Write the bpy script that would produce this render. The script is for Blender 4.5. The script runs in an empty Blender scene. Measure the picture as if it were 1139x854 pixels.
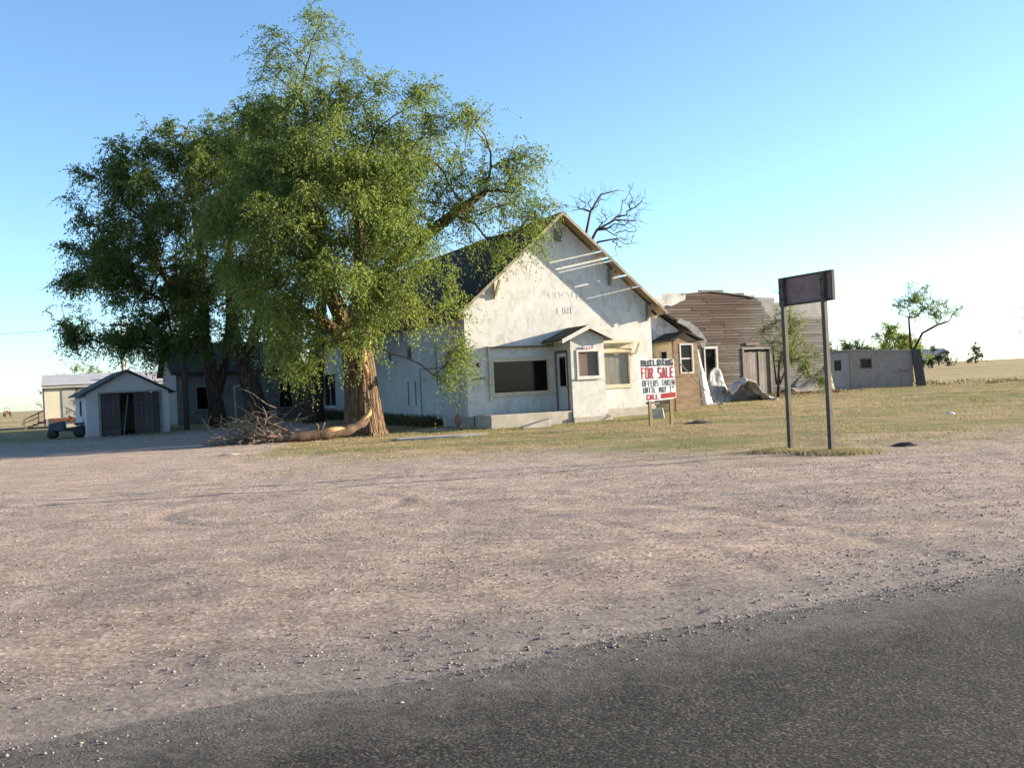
import bpy, math, random
import numpy as np
from mathutils import Vector, noise as mnoise

# ------------------------------------------------------------------ camera, sky, sun, exposure
scene = bpy.context.scene
C = bpy.context.collection
R = math.radians

cam_data = bpy.data.cameras.new("camera")
cam_data.sensor_width = 36.0
cam_data.lens = 36.35
cam_data.clip_end = 9000
cam = bpy.data.objects.new("camera", cam_data)
C.objects.link(cam)
cam.location = (0, 0, 1.5)
from mathutils import Matrix
cam.rotation_euler = (Matrix.Rotation(R(90.2), 3, 'X') @ Matrix.Rotation(R(-2.8), 3, 'Z')).to_euler()
scene.camera = cam

SUN_EL, SUN_AZ = 11.0, 77.7          # azimuth clockwise from +Y
world = bpy.data.worlds.new("World")
scene.world = world
world.use_nodes = True
wn = world.node_tree.nodes
sky = wn.new('ShaderNodeTexSky')
sky.sky_type = 'NISHITA'
sky.sun_disc = False
sky.sun_elevation = R(SUN_EL)
sky.sun_rotation = R(SUN_AZ)
sky.air_density = 0.75
sky.dust_density = 0.45
sky.ozone_density = 2.3
wn['Background'].inputs[1].default_value = 0.102
wb = wn.new('ShaderNodeMix')            # camera white balance of the sky, the same in every direction
wb.data_type = 'RGBA'; wb.blend_type = 'MULTIPLY'
wb.inputs[0].default_value = 1.0
wb.inputs[7].default_value = (0.955, 1.025, 1.035, 1)
world.node_tree.links.new(sky.outputs[0], wb.inputs[6])
world.node_tree.links.new(wb.outputs[2], wn['Background'].inputs[0])

sun_data = bpy.data.lights.new("sun", 'SUN')
sun_data.energy = 5.0
sun_data.angle = R(0.5)
sun_data.color = (1.0, 0.86, 0.66)
sun = bpy.data.objects.new("sun", sun_data)
C.objects.link(sun)
sd = Vector((math.sin(R(SUN_AZ)) * math.cos(R(SUN_EL)), math.cos(R(SUN_AZ)) * math.cos(R(SUN_EL)), math.sin(R(SUN_EL))))
sun.rotation_euler = sd.to_track_quat('Z', 'Y').to_euler()
sun.location = sd * 60

scene.view_settings.view_transform = 'Standard'
scene.view_settings.look = 'None'
scene.view_settings.exposure = 1.82
scene.view_settings.gamma = 1
scene.cycles.max_bounces = 6
scene.cycles.transparent_max_bounces = 4

rnd = random.Random(7)
rng = np.random.default_rng(11)

# ------------------------------------------------------------------ materials
class N:
    """small node-graph writer"""
    def __init__(s, name, rough=0.85, spec=0.3):
        s.m = bpy.data.materials.new(name)
        s.m.use_nodes = True
        s.t = s.m.node_tree
        s.b = s.t.nodes['Principled BSDF']
        s.b.inputs['Roughness'].default_value = rough
        s.b.inputs['Specular IOR Level'].default_value = spec
        s._o = s._g = None
    def new(s, typ, **kw):
        n = s.t.nodes.new(typ)
        for k, v in kw.items():
            setattr(n, k, v)
        return n
    def link(s, a, b): s.t.links.new(a, b)
    def obj(s):
        if not s._o: s._o = s.new('ShaderNodeTexCoord').outputs['Object']
        return s._o
    def geo(s):
        if not s._g: s._g = s.new('ShaderNodeNewGeometry')
        return s._g
    def pos(s): return s.geo().outputs['Position']
    def island(s): return s.geo().outputs['Random Per Island']
    def mapv(s, v, scale=(1, 1, 1), rot=(0, 0, 0)):
        n = s.new('ShaderNodeMapping')
        n.inputs['Scale'].default_value = scale
        n.inputs['Rotation'].default_value = rot
        s.link(v, n.inputs[0])
        return n.outputs[0]
    def noise(s, v, scale, detail=4, rough=0.6, dist=0.0):
        n = s.new('ShaderNodeTexNoise')
        n.inputs['Scale'].default_value = scale
        n.inputs['Detail'].default_value = detail
        n.inputs['Roughness'].default_value = rough
        n.inputs['Distortion'].default_value = dist
        s.link(v, n.inputs['Vector'])
        return n.outputs['Fac']
    def vor(s, v, scale, feature='F1', out='Distance'):
        n = s.new('ShaderNodeTexVoronoi', feature=feature)
        n.inputs['Scale'].default_value = scale
        s.link(v, n.inputs['Vector'])
        return n.outputs[out]
    def ramp(s, f, stops, interp='LINEAR'):
        n = s.new('ShaderNodeValToRGB')
        n.color_ramp.interpolation = interp
        els = n.color_ramp.elements
        while len(els) < len(stops): els.new(0.5)
        for e, (p, c) in zip(els, stops):
            e.position = p
            e.color = (*c, 1) if isinstance(c, tuple) else (c, c, c, 1)
        s.link(f, n.inputs[0])
        return n.outputs[0]
    def mix(s, f, a, b, mode='MIX'):
        n = s.new('ShaderNodeMix', data_type='RGBA', blend_type=mode)
        for i, v in ((0, f), (6, a), (7, b)):
            if isinstance(v, (int, float)): n.inputs[i].default_value = v
            elif isinstance(v, tuple): n.inputs[i].default_value = (*v, 1)
            else: s.link(v, n.inputs[i])
        return n.outputs[2]
    def math(s, op, a, b=0.0, c=None):
        n = s.new('ShaderNodeMath', operation=op)
        for i, v in enumerate((a, b) if c is None else (a, b, c)):
            if isinstance(v, (int, float)): n.inputs[i].default_value = v
            else: s.link(v, n.inputs[i])
        return n.outputs[0]
    def sep(s, v):
        n = s.new('ShaderNodeSeparateXYZ'); s.link(v, n.inputs[0]); return n.outputs
    def color(s, c):
        if isinstance(c, tuple): s.b.inputs['Base Color'].default_value = (*c, 1)
        else: s.link(c, s.b.inputs['Base Color'])
        return s
    def bump(s, h, strength=0.5, dist=0.02):
        n = s.new('ShaderNodeBump')
        n.inputs['Strength'].default_value = strength
        n.inputs['Distance'].default_value = dist
        s.link(h, n.inputs['Height'])
        s.link(n.outputs[0], s.b.inputs['Normal'])
        return s

def simple(name, c1, c2, scale=3.0, rough=0.85, spec=0.25, bump=0.3, dist=0.01, metal=0.0, stretch=(1, 1, 1)):
    g = N(name, rough, spec)
    v = g.mapv(g.obj(), stretch)
    f = g.noise(v, scale, 6, 0.65)
    g.color(g.ramp(f, [(0.3, c1), (0.7, c2)]))
    if bump: g.bump(g.noise(v, scale * 6, 4), bump, dist)
    g.b.inputs['Metallic'].default_value = metal
    return g.m

def stucco(name, base, worn, dark, amount=0.5, crack=True):
    """old painted stucco: blotches, peeled patches, drips and a cracked foot"""
    g = N(name, 0.9, 0.2)
    o = g.obj()
    big = g.noise(o, 0.7, 6, 0.7, 0.4)
    c = g.ramp(big, [(0.35, base), (0.68, tuple(v * 0.84 for v in base))])
    patch = g.noise(g.mapv(o, (1.6, 1.6, 1.0)), 1.7, 8, 0.72, 0.8)
    pm = g.ramp(patch, [(0.60 - 0.12 * amount, 0.0), (0.66 - 0.06 * amount, 1.0)])
    c = g.mix(g.math('MULTIPLY', pm, 0.72), c, worn)
    fine = g.noise(o, 9.0, 6, 0.75)
    fm = g.ramp(fine, [(0.55, 0.0), (0.70, 1.0)])
    c = g.mix(g.math('MULTIPLY', fm, g.ramp(g.noise(o, 0.9, 4), [(0.38, 0.08), (0.62, 0.6)])), c, dark)
    drip = g.noise(g.mapv(o, (5.0, 5.0, 0.35)), 1.6, 4, 0.6)
    c = g.mix(g.math('MULTIPLY', g.ramp(drip, [(0.55, 0.0), (0.8, 1.0)]), 0.28), c, dark)
    z = g.sep(o)[2]
    if crack:
        low = g.ramp(g.math('DIVIDE', z, 2.0), [(0.25, 1.0), (0.75, 0.0)])
        ce = g.vor(g.mapv(o, (1.6, 1.6, 2.2)), 1.4, 'DISTANCE_TO_EDGE')
        cm = g.math('MULTIPLY', g.ramp(ce, [(0.012, 1.0), (0.03, 0.0)]), g.math('MULTIPLY', low, g.ramp(big, [(0.42, 0.0), (0.55, 1.0)])))
        c = g.mix(g.math('MULTIPLY', cm, 0.55), c, dark)
    stain = g.ramp(g.math('ADD', g.math('DIVIDE', z, 1.4), g.math('MULTIPLY', g.noise(o, 2.4, 5), 0.5)), [(0.42, 1.0), (0.8, 0.0)])
    c = g.mix(g.math('MULTIPLY', stain, 0.4), c, tuple(v * 0.8 for v in worn))
    g.color(c)
    h = g.math('ADD', g.noise(o, 14, 6, 0.7), g.math('MULTIPLY', pm, -0.22))
    g.bump(h, 0.4, 0.012)
    return g.m

def planks(name, cols, rough=0.85, grain=(3, 3, 40), bump=0.4):
    """weathered boards: each board its own tint, grain along it"""
    g = N(name, rough, 0.2)
    isl = g.island()
    c = g.ramp(isl, cols)
    gr = g.noise(g.mapv(g.obj(), grain), 1.0, 6, 0.7)
    c = g.mix(0.55, c, g.mix(1.0, c, g.ramp(gr, [(0.3, 0.45), (0.75, 1.35)]), 'MULTIPLY'))
    blotch = g.noise(g.obj(), 0.9, 5, 0.65)
    c = g.mix(0.7, c, g.mix(1.0, c, g.ramp(blotch, [(0.3, 0.6), (0.7, 1.25)]), 'MULTIPLY'))
    g.color(c)
    g.bump(gr, bump, 0.01)
    return g.m

M = {}
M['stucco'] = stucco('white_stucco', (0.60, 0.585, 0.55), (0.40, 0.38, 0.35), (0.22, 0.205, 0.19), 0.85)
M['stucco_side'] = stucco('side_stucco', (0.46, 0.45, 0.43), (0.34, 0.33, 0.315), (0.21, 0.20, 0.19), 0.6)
M['stucco_shaded'] = stucco('shade_darkened_stucco', (0.22, 0.215, 0.205), (0.13, 0.125, 0.118), (0.08, 0.075, 0.07), 1.0, False)  # worn stucco, with the shade under the trees put into its colour
M['stucco_peeled'] = stucco('peeled_stucco', (0.60, 0.58, 0.55), (0.24, 0.23, 0.22), (0.14, 0.13, 0.13), 1.1, False)
M['white_wood'] = simple('white_wood', (0.42, 0.40, 0.36), (0.58, 0.56, 0.52), 5, 0.8, bump=0.3)
M['cream_wood'] = simple('cream_wood', (0.48, 0.39, 0.25), (0.66, 0.57, 0.40), 4, 0.8)
M['raw_wood'] = planks('raw_wood', [(0, (0.30, 0.20, 0.11)), (0.5, (0.42, 0.31, 0.19)), (1, (0.50, 0.39, 0.26))], grain=(18, 4, 18))
M['worn_board'] = simple('worn_board', (0.16, 0.125, 0.09), (0.42, 0.37, 0.30), 2.5)
M['grey_wood'] = planks('grey_wood', [(0, (0.16, 0.14, 0.12)), (0.5, (0.24, 0.21, 0.18)), (1, (0.31, 0.28, 0.25))], grain=(30, 30, 2))
M['dark_door'] = planks('dark_door_wood', [(0, (0.065, 0.055, 0.058)), (1, (0.10, 0.083, 0.083))], grain=(20, 20, 1.5))
M['grey_door'] = simple('grey_door_paint', (0.42, 0.43, 0.46), (0.55, 0.56, 0.58), 5)
M['frame_dark'] = simple('brown_frame', (0.10, 0.065, 0.04), (0.19, 0.13, 0.085), 6)
M['concrete'] = simple('old_concrete', (0.28, 0.25, 0.21), (0.43, 0.39, 0.33), 3, 0.95, bump=0.6, dist=0.02)
M['concrete_block'] = stucco('shed_concrete', (0.33, 0.275, 0.24), (0.23, 0.19, 0.165), (0.13, 0.11, 0.10), 0.8, False)
M['rust'] = simple('rusty_panel', (0.13, 0.08, 0.074), (0.22, 0.145, 0.13), 3.5, 0.7, bump=0.3)
M['rust_dark'] = simple('rusty_edge', (0.035, 0.024, 0.024), (0.085, 0.05, 0.042), 5, 0.7)
M['post'] = simple('sign_post_steel', (0.045, 0.038, 0.028), (0.095, 0.08, 0.05), 6, 0.6, bump=0.25)
M['tin'] = simple('weathered_tin', (0.30, 0.30, 0.30), (0.50, 0.50, 0.49), 2.2, 0.55, 0.4, 0.25, 0.02, 0.25)
M['tin_grey'] = simple('dull_tin', (0.10, 0.10, 0.10), (0.20, 0.20, 0.198), 3.4, 0.6, 0.3, 0.3, 0.02)
M['tin_mid'] = simple('grey_tin', (0.17, 0.17, 0.17), (0.34, 0.34, 0.335), 2.6, 0.6, 0.3, 0.3, 0.02)
M['tin_white'] = simple('whitewashed_tin', (0.26, 0.25, 0.24), (0.56, 0.55, 0.53), 1.6, 0.6, 0.3, 0.3, 0.02)
M['sign_white'] = simple('sign_white_paint', (0.74, 0.73, 0.70), (0.84, 0.83, 0.80), 4, 0.6, bump=0.1)
M['ink_black'] = simple('black_sign_paint', (0.012, 0.012, 0.016), (0.04, 0.04, 0.045), 22, 0.6, bump=0)
M['ink_red'] = simple('red_sign_paint', (0.27, 0.008, 0.013), (0.36, 0.014, 0.02), 18, 0.6, bump=0)
M['post_yellow'] = simple('new_stake_wood', (0.22, 0.155, 0.075), (0.34, 0.25, 0.13), 6, stretch=(6, 6, 1))
M['black'] = simple('black_plastic', (0.012, 0.012, 0.013), (0.03, 0.03, 0.03), 8, 0.5)
M['blue_paint'] = simple('faded_blue_paint', (0.014, 0.018, 0.027), (0.03, 0.038, 0.052), 5, 0.4, 0.5)
M['interior'] = simple('interior_darkness', (0.02, 0.018, 0.016), (0.05, 0.042, 0.036), 2)  # near-black; the darkness of unlit insides is in the colour
M['mobile_wall'] = simple('cream_siding', (0.60, 0.54, 0.40), (0.70, 0.64, 0.49), 1.2, 0.7)
M['mobile_patch'] = simple('grey_siding', (0.36, 0.35, 0.31), (0.44, 0.43, 0.38), 1.2, 0.7)
M['mobile_roof'] = simple('pale_roof', (0.36, 0.34, 0.35), (0.48, 0.46, 0.46), 2, 0.7)
M['red_beam'] = simple('red_beam', (0.13, 0.05, 0.04), (0.19, 0.07, 0.052), 3)
M['purple_trim'] = simple('purple_trim', (0.10, 0.07, 0.13), (0.15, 0.10, 0.18), 3)
M['orange'] = simple('orange_paint', (0.42, 0.17, 0.07), (0.52, 0.27, 0.12), 3, 0.5)
M['spade'] = simple('rusty_spade', (0.20, 0.10, 0.06), (0.30, 0.16, 0.10), 6, 0.7)
M['bark_dead'] = simple('dead_bark', (0.055, 0.04, 0.03), (0.13, 0.10, 0.08), 4)
M['pale_stick'] = simple('bleached_twigs', (0.10, 0.075, 0.055), (0.26, 0.205, 0.145), 3)
M['torn_wood'] = simple('torn_heartwood', (0.34, 0.19, 0.085), (0.50, 0.33, 0.17), 4, stretch=(4, 4, 1))
M['pole_wood'] = simple('utility_pole_wood', (0.07, 0.05, 0.04), (0.15, 0.11, 0.085), 5, stretch=(5, 5, 0.5))

def glass(name, col, rough=0.06, var=0.0):
    g = N(name, rough, 0.22)
    f = g.noise(g.obj(), 1.6, 5, 0.6)
    g.color(g.ramp(f, [(0.3, col), (0.75, tuple(c * (1.6 + var) for c in col))]))
    g.link(g.ramp(f, [(0.3, rough), (0.8, rough + 0.10)]), g.b.inputs['Roughness'])
    return g.m
M['glass'] = glass('dark_window_glass', (0.005, 0.0045, 0.0045), 0.03)
M['dusty_glass'] = glass('dusty_window_glass', (0.105, 0.075, 0.062), 0.25)
g = N('curtained_glass', 0.2, 0.5)
f = g.noise(g.mapv(g.obj(), (7, 7, 0.6)), 1.5, 5, 0.65)
g.color(g.ramp(f, [(0.3, (0.10, 0.095, 0.08)), (0.7, (0.20, 0.19, 0.165))]))
M['curtain_glass'] = g.m

def shingle(name, c1, c2):
    g = N(name, 0.9, 0.15)
    o = g.obj()
    z = g.sep(o)[2]; y = g.sep(o)[1]
    row = g.math('FRACT', g.math('MULTIPLY', z, 8.0))
    f = g.noise(g.mapv(o, (1, 3.0, 8.0)), 1.3, 5, 0.7)
    c = g.ramp(f, [(0.3, c1), (0.72, c2)])
    c = g.mix(g.ramp(row, [(0.0, 0.6), (0.14, 0.0)]), c, tuple(v * 0.4 for v in c1))
    g.color(c); g.bump(g.math('ADD', row, f), 0.5, 0.02)
    return g.m
M['shingle'] = shingle('dark_shingles', (0.022, 0.020, 0.019), (0.06, 0.055, 0.052))
M['green_shingle'] = shingle('green_grey_shingles', (0.030, 0.034, 0.030), (0.075, 0.08, 0.07))
M['shed_shingle'] = shingle('shed_shingles', (0.06, 0.062, 0.062), (0.13, 0.13, 0.13))

g = N('tarpaper', 0.9, 0.15)
o = g.obj()
rowf = g.math('FRACT', g.math('MULTIPLY', g.sep(o)[2], 1.9))
f = g.noise(g.mapv(o, (2, 2, 5)), 1.2, 6, 0.7)
c = g.ramp(f, [(0.28, (0.15, 0.105, 0.065)), (0.55, (0.25, 0.175, 0.11)), (0.75, (0.34, 0.25, 0.16))])
c = g.mix(g.ramp(rowf, [(0.0, 0.7), (0.06, 0.0)]), c, (0.07, 0.05, 0.035))
g.color(c); g.bump(f, 0.3, 0.02)
M['tarpaper'] = g.m

# barn boards: brown where the tin has come off, silver grey further right
g = N('barn_boards', 0.9, 0.15)
o = g.obj()
isl = g.island()
brown = g.ramp(isl, [(0.0, (0.085, 0.058, 0.049)), (0.4, (0.105, 0.074, 0.062)), (0.8, (0.122, 0.09, 0.076)), (1.0, (0.16, 0.132, 0.115))])
grey = g.ramp(isl, [(0.0, (0.13, 0.12, 0.108)), (0.5, (0.165, 0.155, 0.14)), (1.0, (0.215, 0.20, 0.185))])
xm = g.math('ADD', g.math('DIVIDE', g.sep(o)[0], 12.0), g.math('MULTIPLY', g.math('SUBTRACT', g.noise(g.mapv(o, (0.6, 1, 0.9)), 1.0, 5, 0.7), 0.5), 0.55))
low = g.math('SUBTRACT', xm, g.math('MULTIPLY', g.math('SUBTRACT', g.sep(o)[2], 3.0), 0.045))
c = g.mix(g.ramp(low, [(0.34, 0.0), (0.60, 1.0)]), brown, grey)
gr = g.noise(g.mapv(o, (2.5, 2.5, 45)), 1.0, 6, 0.72)
c = g.mix(0.75, c, g.mix(1.0, c, g.ramp(gr, [(0.28, 0.35), (0.75, 1.4)]), 'MULTIPLY'))
g.color(c); g.bump(gr, 0.5, 0.015)
M['barn'] = g.m

def bark(name, c1, c2, c3, sx=7.0):
    g = N(name, 0.95, 0.1)
    o = g.obj()
    v = g.vor(g.mapv(o, (sx, sx, 0.9)), 1.0, 'DISTANCE_TO_EDGE')
    f = g.noise(g.mapv(o, (3, 3, 0.8)), 2.5, 6, 0.7, 0.6)
    c = g.ramp(f, [(0.3, c1), (0.55, c2), (0.75, c3)])
    c = g.mix(g.ramp(v, [(0.0, 0.75), (0.16, 0.0)]), c, tuple(x * 0.35 for x in c1))
    g.color(c)
    g.bump(g.math('ADD', g.ramp(v, [(0, 0.0), (0.3, 1.0)]), f), 1.0, 0.06)
    return g.m
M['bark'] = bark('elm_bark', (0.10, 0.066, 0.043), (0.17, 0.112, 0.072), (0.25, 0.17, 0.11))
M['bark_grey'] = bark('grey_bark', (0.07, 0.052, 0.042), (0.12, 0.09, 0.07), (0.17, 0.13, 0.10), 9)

M['bark_limb'] = simple('fallen_bark', (0.07, 0.045, 0.03), (0.17, 0.11, 0.07), 5, bump=0.8, dist=0.03)

def leaf(name, cols, trans=0.45):
    g = N(name, 0.6, 0.25)
    isl = g.island()
    c = g.ramp(isl, [(i / (len(cols) - 1), col) for i, col in enumerate(cols)])
    f = g.noise(g.pos(), 0.45, 4, 0.6)
    c = g.mix(0.8, c, g.mix(1.0, c, g.ramp(f, [(0.3, (0.72, 0.80, 0.80)), (0.7, (1.30, 1.16, 1.0))]), 'MULTIPLY'))
    g.color(c)
    tr = g.new('ShaderNodeBsdfTranslucent')
    g.link(g.mix(1.0, c, (1.15, 1.2, 0.6), 'MULTIPLY'), tr.inputs[0])
    ms = g.new('ShaderNodeMixShader')
    ms.inputs[0].default_value = trans
    g.link(g.b.outputs[0], ms.inputs[1]); g.link(tr.outputs[0], ms.inputs[2])
    g.link(ms.outputs[0], g.t.nodes['Material Output'].inputs[0])
    return g.m
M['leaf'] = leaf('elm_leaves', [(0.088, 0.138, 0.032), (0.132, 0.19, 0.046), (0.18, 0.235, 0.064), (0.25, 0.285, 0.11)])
M['leaf_dark'] = leaf('dark_shaded_leaves', [(0.075, 0.115, 0.034), (0.11, 0.15, 0.042), (0.16, 0.195, 0.06)])  # left elms' shade is put into this leaf colour; also serves dark green trees
M['leaf_pale'] = leaf('pale_elm_leaves', [(0.09, 0.125, 0.05), (0.14, 0.175, 0.07), (0.20, 0.225, 0.11)])
M['leaf_juniper'] = leaf('juniper_needles', [(0.028, 0.045, 0.026), (0.05, 0.07, 0.04)], 0.15)
M['weed'] = leaf('dark_weeds', [(0.05, 0.06, 0.025), (0.085, 0.085, 0.04), (0.14, 0.11, 0.055)], 0.2)
M['brush'] = leaf('brown_brush', [(0.12, 0.09, 0.055), (0.20, 0.15, 0.09), (0.28, 0.22, 0.13)], 0.2)

def grassmat():
    g = N('dry_grass', 0.8, 0.15)
    isl = g.island()
    dry = g.ramp(isl, [(0.0, (0.24, 0.175, 0.095)), (0.5, (0.36, 0.28, 0.16)), (1.0, (0.46, 0.375, 0.23))])
    green = g.ramp(isl, [(0.0, (0.10, 0.125, 0.04)), (0.6, (0.18, 0.195, 0.065)), (1.0, (0.30, 0.275, 0.12))])
    f = g.noise(g.mapv(g.pos(), (0.35, 1, 1)), 0.33, 4, 0.6)
    c = g.mix(g.ramp(f, [(0.42, 0.0), (0.62, 0.85)]), dry, green)
    g.color(c)
    tr = g.new('ShaderNodeBsdfTranslucent'); g.link(c, tr.inputs[0])
    ms = g.new('ShaderNodeMixShader'); ms.inputs[0].default_value = 0.35
    g.link(g.b.outputs[0], ms.inputs[1]); g.link(tr.outputs[0], ms.inputs[2])
    g.link(ms.outputs[0], g.t.nodes['Material Output'].inputs[0])
    return g.m
M['grass'] = grassmat()

# ------------------------------------------------------------------ terrain
RD = (0.899, 0.438)       # along the highway
RN = (-0.438, 0.899)      # away from the highway
EDGE = 5.17
def fbm(x, y, sc, oct=3):
    return mnoise.fractal(Vector((x * sc, y * sc, 3.7)), 1.0, 2.0, oct)
def base_h(x, y):
    h = float(np.interp(y, [0, 38, 56, 70, 100, 300, 6000], [0, 0, .35, .45, .68, 1.45, 1.5]))
    if x > 12 and y > 60:
        k = min(1, (x - 12) / 60) * min(1, (y - 60) / 170)
        h += 1.2 * k * k * (3 - 2 * k) * (1 if y < 600 else max(0.0, 1 - (y - 600) / 2000))
    return h
TRACKS = [(-9.5, 6, 11.5, .38), (-9.5, 6, 13.0, .38), (-3.2, 14.2, 1.6, .7), (40, -28, 49.5, .7), (40, -28, 51.0, .7)]
def hgt(x, y):
    return base_h(x, y)
def surf(x, y):
    """ground surface with the ruts and lumps of the lot"""
    off = RN[0] * x + RN[1] * y
    h = base_h(x, y)
    if off < EDGE - 0.25: return h - 0.05
    k = min(1.0, max(0.0, (off - EDGE + 0.25) / 1.2))
    d = math.hypot(x, y)
    if d < 140:
        along = RD[0] * x + RD[1] * y
        h += k * (0.030 * fbm(x, y, 0.45, 3) + 0.018 * fbm(along * 0.16, off * 1.1, 1.0, 3))
        if d < 30:
            h += k * 0.008 * fbm(x * .6, y * 1.2, 2.2, 3)
            h += k * 0.010 * fbm(x, y, 7.0, 2)
            for cx, cy, r_, w_ in TRACKS:
                e = abs(math.hypot(x - cx, y - cy) - r_)
                if e < .6: h -= k * (.022 * math.exp(-(e / .13) ** 2) - .012 * math.exp(-((e - .24) / .09) ** 2)) * w_
    elif d < 900:
        h += 0.25 * fbm(x, y, 0.02, 3) * min(1, (d - 140) / 200)
    if off < EDGE + 0.3: h -= 0.03 * (1 - k)
    return h

def build_ground():
    xs = np.concatenate([[-5000, -2000, -800, -400, -220], np.arange(-130, -30, 2.5), np.arange(-30, -9, 0.5), np.arange(-9, 10, 0.11),
                         np.arange(10, 34, 0.45), np.arange(34, 140, 2.5), [170, 240, 400, 800, 2000, 5000]])
    ys = np.concatenate([[-300, -60, -15, -4], np.arange(0, 3, 0.5), np.arange(3, 20, 0.11), np.arange(20, 34, 0.2), np.arange(34, 62, 0.6),
                         np.arange(62, 140, 2.5), np.arange(140, 320, 10), [340, 400, 500, 700, 1000, 1600, 3000, 6000]])
    nx, ny = len(xs), len(ys)
    co = np.zeros((ny, nx, 3), np.float32)
    for j, y in enumerate(ys):
        for i, x in enumerate(xs):
            co[j, i] = (x, y, surf(float(x), float(y)))
    idx = np.arange(nx * ny).reshape(ny, nx)
    q = np.stack([idx[:-1, :-1], idx[:-1, 1:], idx[1:, 1:], idx[1:, :-1]], -1).reshape(-1, 4)
    return mesh_np('ground', co.reshape(-1, 3), q)

def mesh_np(name, co, quads, smooth=True):
    me = bpy.data.meshes.new(name)
    n, k = quads.shape
    me.vertices.add(len(co)); me.vertices.foreach_set('co', np.ascontiguousarray(co, np.float32).ravel())
    me.loops.add(n * k); me.loops.foreach_set('vertex_index', np.ascontiguousarray(quads, np.int32).ravel())
    me.polygons.add(n)
    me.polygons.foreach_set('loop_start', np.arange(0, n * k, k, dtype=np.int32))
    me.polygons.foreach_set('loop_total', np.full(n, k, np.int32))
    if smooth: me.polygons.foreach_set('use_smooth', np.ones(n, bool))
    me.update(calc_edges=True)
    return me

def link(name, me, mat, parent=None):
    o = bpy.data.objects.new(name, me)
    C.objects.link(o)
    if mat: me.materials.append(mat)
    if parent: o.parent = parent
    return o

def tag(o, label=None, cat=None, group=None, kind=None):
    if label: o['label'] = label
    if cat: o['category'] = cat
    if group: o['group'] = group
    if kind: o['kind'] = kind
    return o

def thing(name, label, cat, loc=(0, 0, 0), rz=0.0, group=None):
    o = bpy.data.objects.new(name, None)
    o.empty_display_size = 0.3
    C.objects.link(o)
    o.location = loc
    o.rotation_euler = (0, 0, rz)
    return tag(o, label, cat, group)

# ground material: gravel lot, dry lawn, far straw fields, all by place
g = N('ground_surface', 0.95, 0.12)
p = g.pos()
px, py, pz = g.sep(p)[0], g.sep(p)[1], g.sep(p)[2]
off = g.math('ADD', g.math('MULTIPLY', px, RN[0]), g.math('MULTIPLY', py, RN[1]))
n_big = g.noise(p, 0.22, 5, 0.6)
n_mid = g.noise(p, 1.3, 6, 0.65)
n_fine = g.noise(p, 9.0, 5, 0.7)
road_rot = math.atan2(RD[1], RD[0])
streak = g.noise(g.mapv(p, (0.10, 1.2, 1.0), (0, 0, -road_rot)), 1.3, 6, 0.65)
gravel = g.ramp(n_mid, [(0.28, (0.39, 0.305, 0.25)), (0.5, (0.49, 0.393, 0.325)), (0.75, (0.55, 0.455, 0.382))])
gravel = g.mix(0.8, gravel, g.mix(1.0, gravel, g.ramp(streak, [(0.3, (0.74, 0.72, 0.76)), (0.6, (1.10, 1.06, 1.03))]), 'MULTIPLY'))
pebbles = g.vor(g.mapv(p, (1, 1, 1)), 48.0, 'F1', 'Color')
peb = g.ramp(g.sep(pebbles)[0], [(0.0, 0.45), (0.25, 0.8), (0.8, 1.1), (0.94, 1.25), (0.98, 1.9)])
gravel = g.mix(0.7, gravel, g.mix(1.0, gravel, peb, 'MULTIPLY'))
grit = g.ramp(g.noise(p, 22.0, 8, 0.8), [(0.34, 0.45), (0.68, 1.45)])
gravel = g.mix(0.8, gravel, g.mix(1.0, gravel, grit, 'MULTIPLY'))
gravel = g.mix(0.8, gravel, g.mix(1.0, gravel, g.ramp(g.noise(g.mapv(p, (0.7, 1.5, 1)), 5.5, 7, 0.75), [(0.34, 0.62), (0.5, 1.0), (0.68, 1.28)]), 'MULTIPLY'))
# greyer, dustier shoulder next to the asphalt
sh = g.math('ADD', g.math('SUBTRACT', off, EDGE), g.math('MULTIPLY', g.math('SUBTRACT', n_mid, 0.5), 1.6))
shoulder = g.ramp(g.math('DIVIDE', sh, 3.0), [(0.02, 1.0), (0.55, 0.0)])
gravel = g.mix(g.math('MULTIPLY', shoulder, 0.7), gravel, g.ramp(n_fine, [(0.3, (0.16, 0.15, 0.145)), (0.7, (0.36, 0.34, 0.32))]))
# dry lawn soil under the grass blades
soil = g.ramp(n_mid, [(0.3, (0.22, 0.155, 0.085)), (0.5, (0.36, 0.27, 0.14)), (0.72, (0.46, 0.36, 0.19))])
greenf = g.noise(g.mapv(p, (0.35, 1, 1)), 0.33, 4, 0.6)
soil = g.mix(g.ramp(greenf, [(0.42, 0.0), (0.60, 0.75)]), soil, (0.19, 0.20, 0.07))
soil = g.mix(0.7, soil, g.mix(1.0, soil, g.ramp(g.noise(g.mapv(p, (0.4, 1.6, 1)), 1.5, 7, 0.72), [(0.33, 0.42), (0.66, 1.28)]), 'MULTIPLY'))
# boundary of the lawn: nearer to the road on the right, far back on the left
bl = g.ramp(g.math('ADD', g.math('MULTIPLY', px, 0.05), 0.5), [(0.05, 0.83), (0.15, 0.46), (0.30, 0.385), (0.55, 0.34), (0.70, 0.25), (1.0, 0.24)])
bd = g.math('SUBTRACT', off, g.math('MULTIPLY', bl, 60.0))
bd = g.math('ADD', bd, g.math('MULTIPLY', g.math('SUBTRACT', g.noise(p, 0.5, 6, 0.7), 0.5), 11.0))
lawn = g.ramp(g.math('ADD', g.math('DIVIDE', bd, 14.0), 0.5), [(0.36, 0.0), (0.74, 1.0)])
col = g.mix(lawn, gravel, soil)
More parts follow.
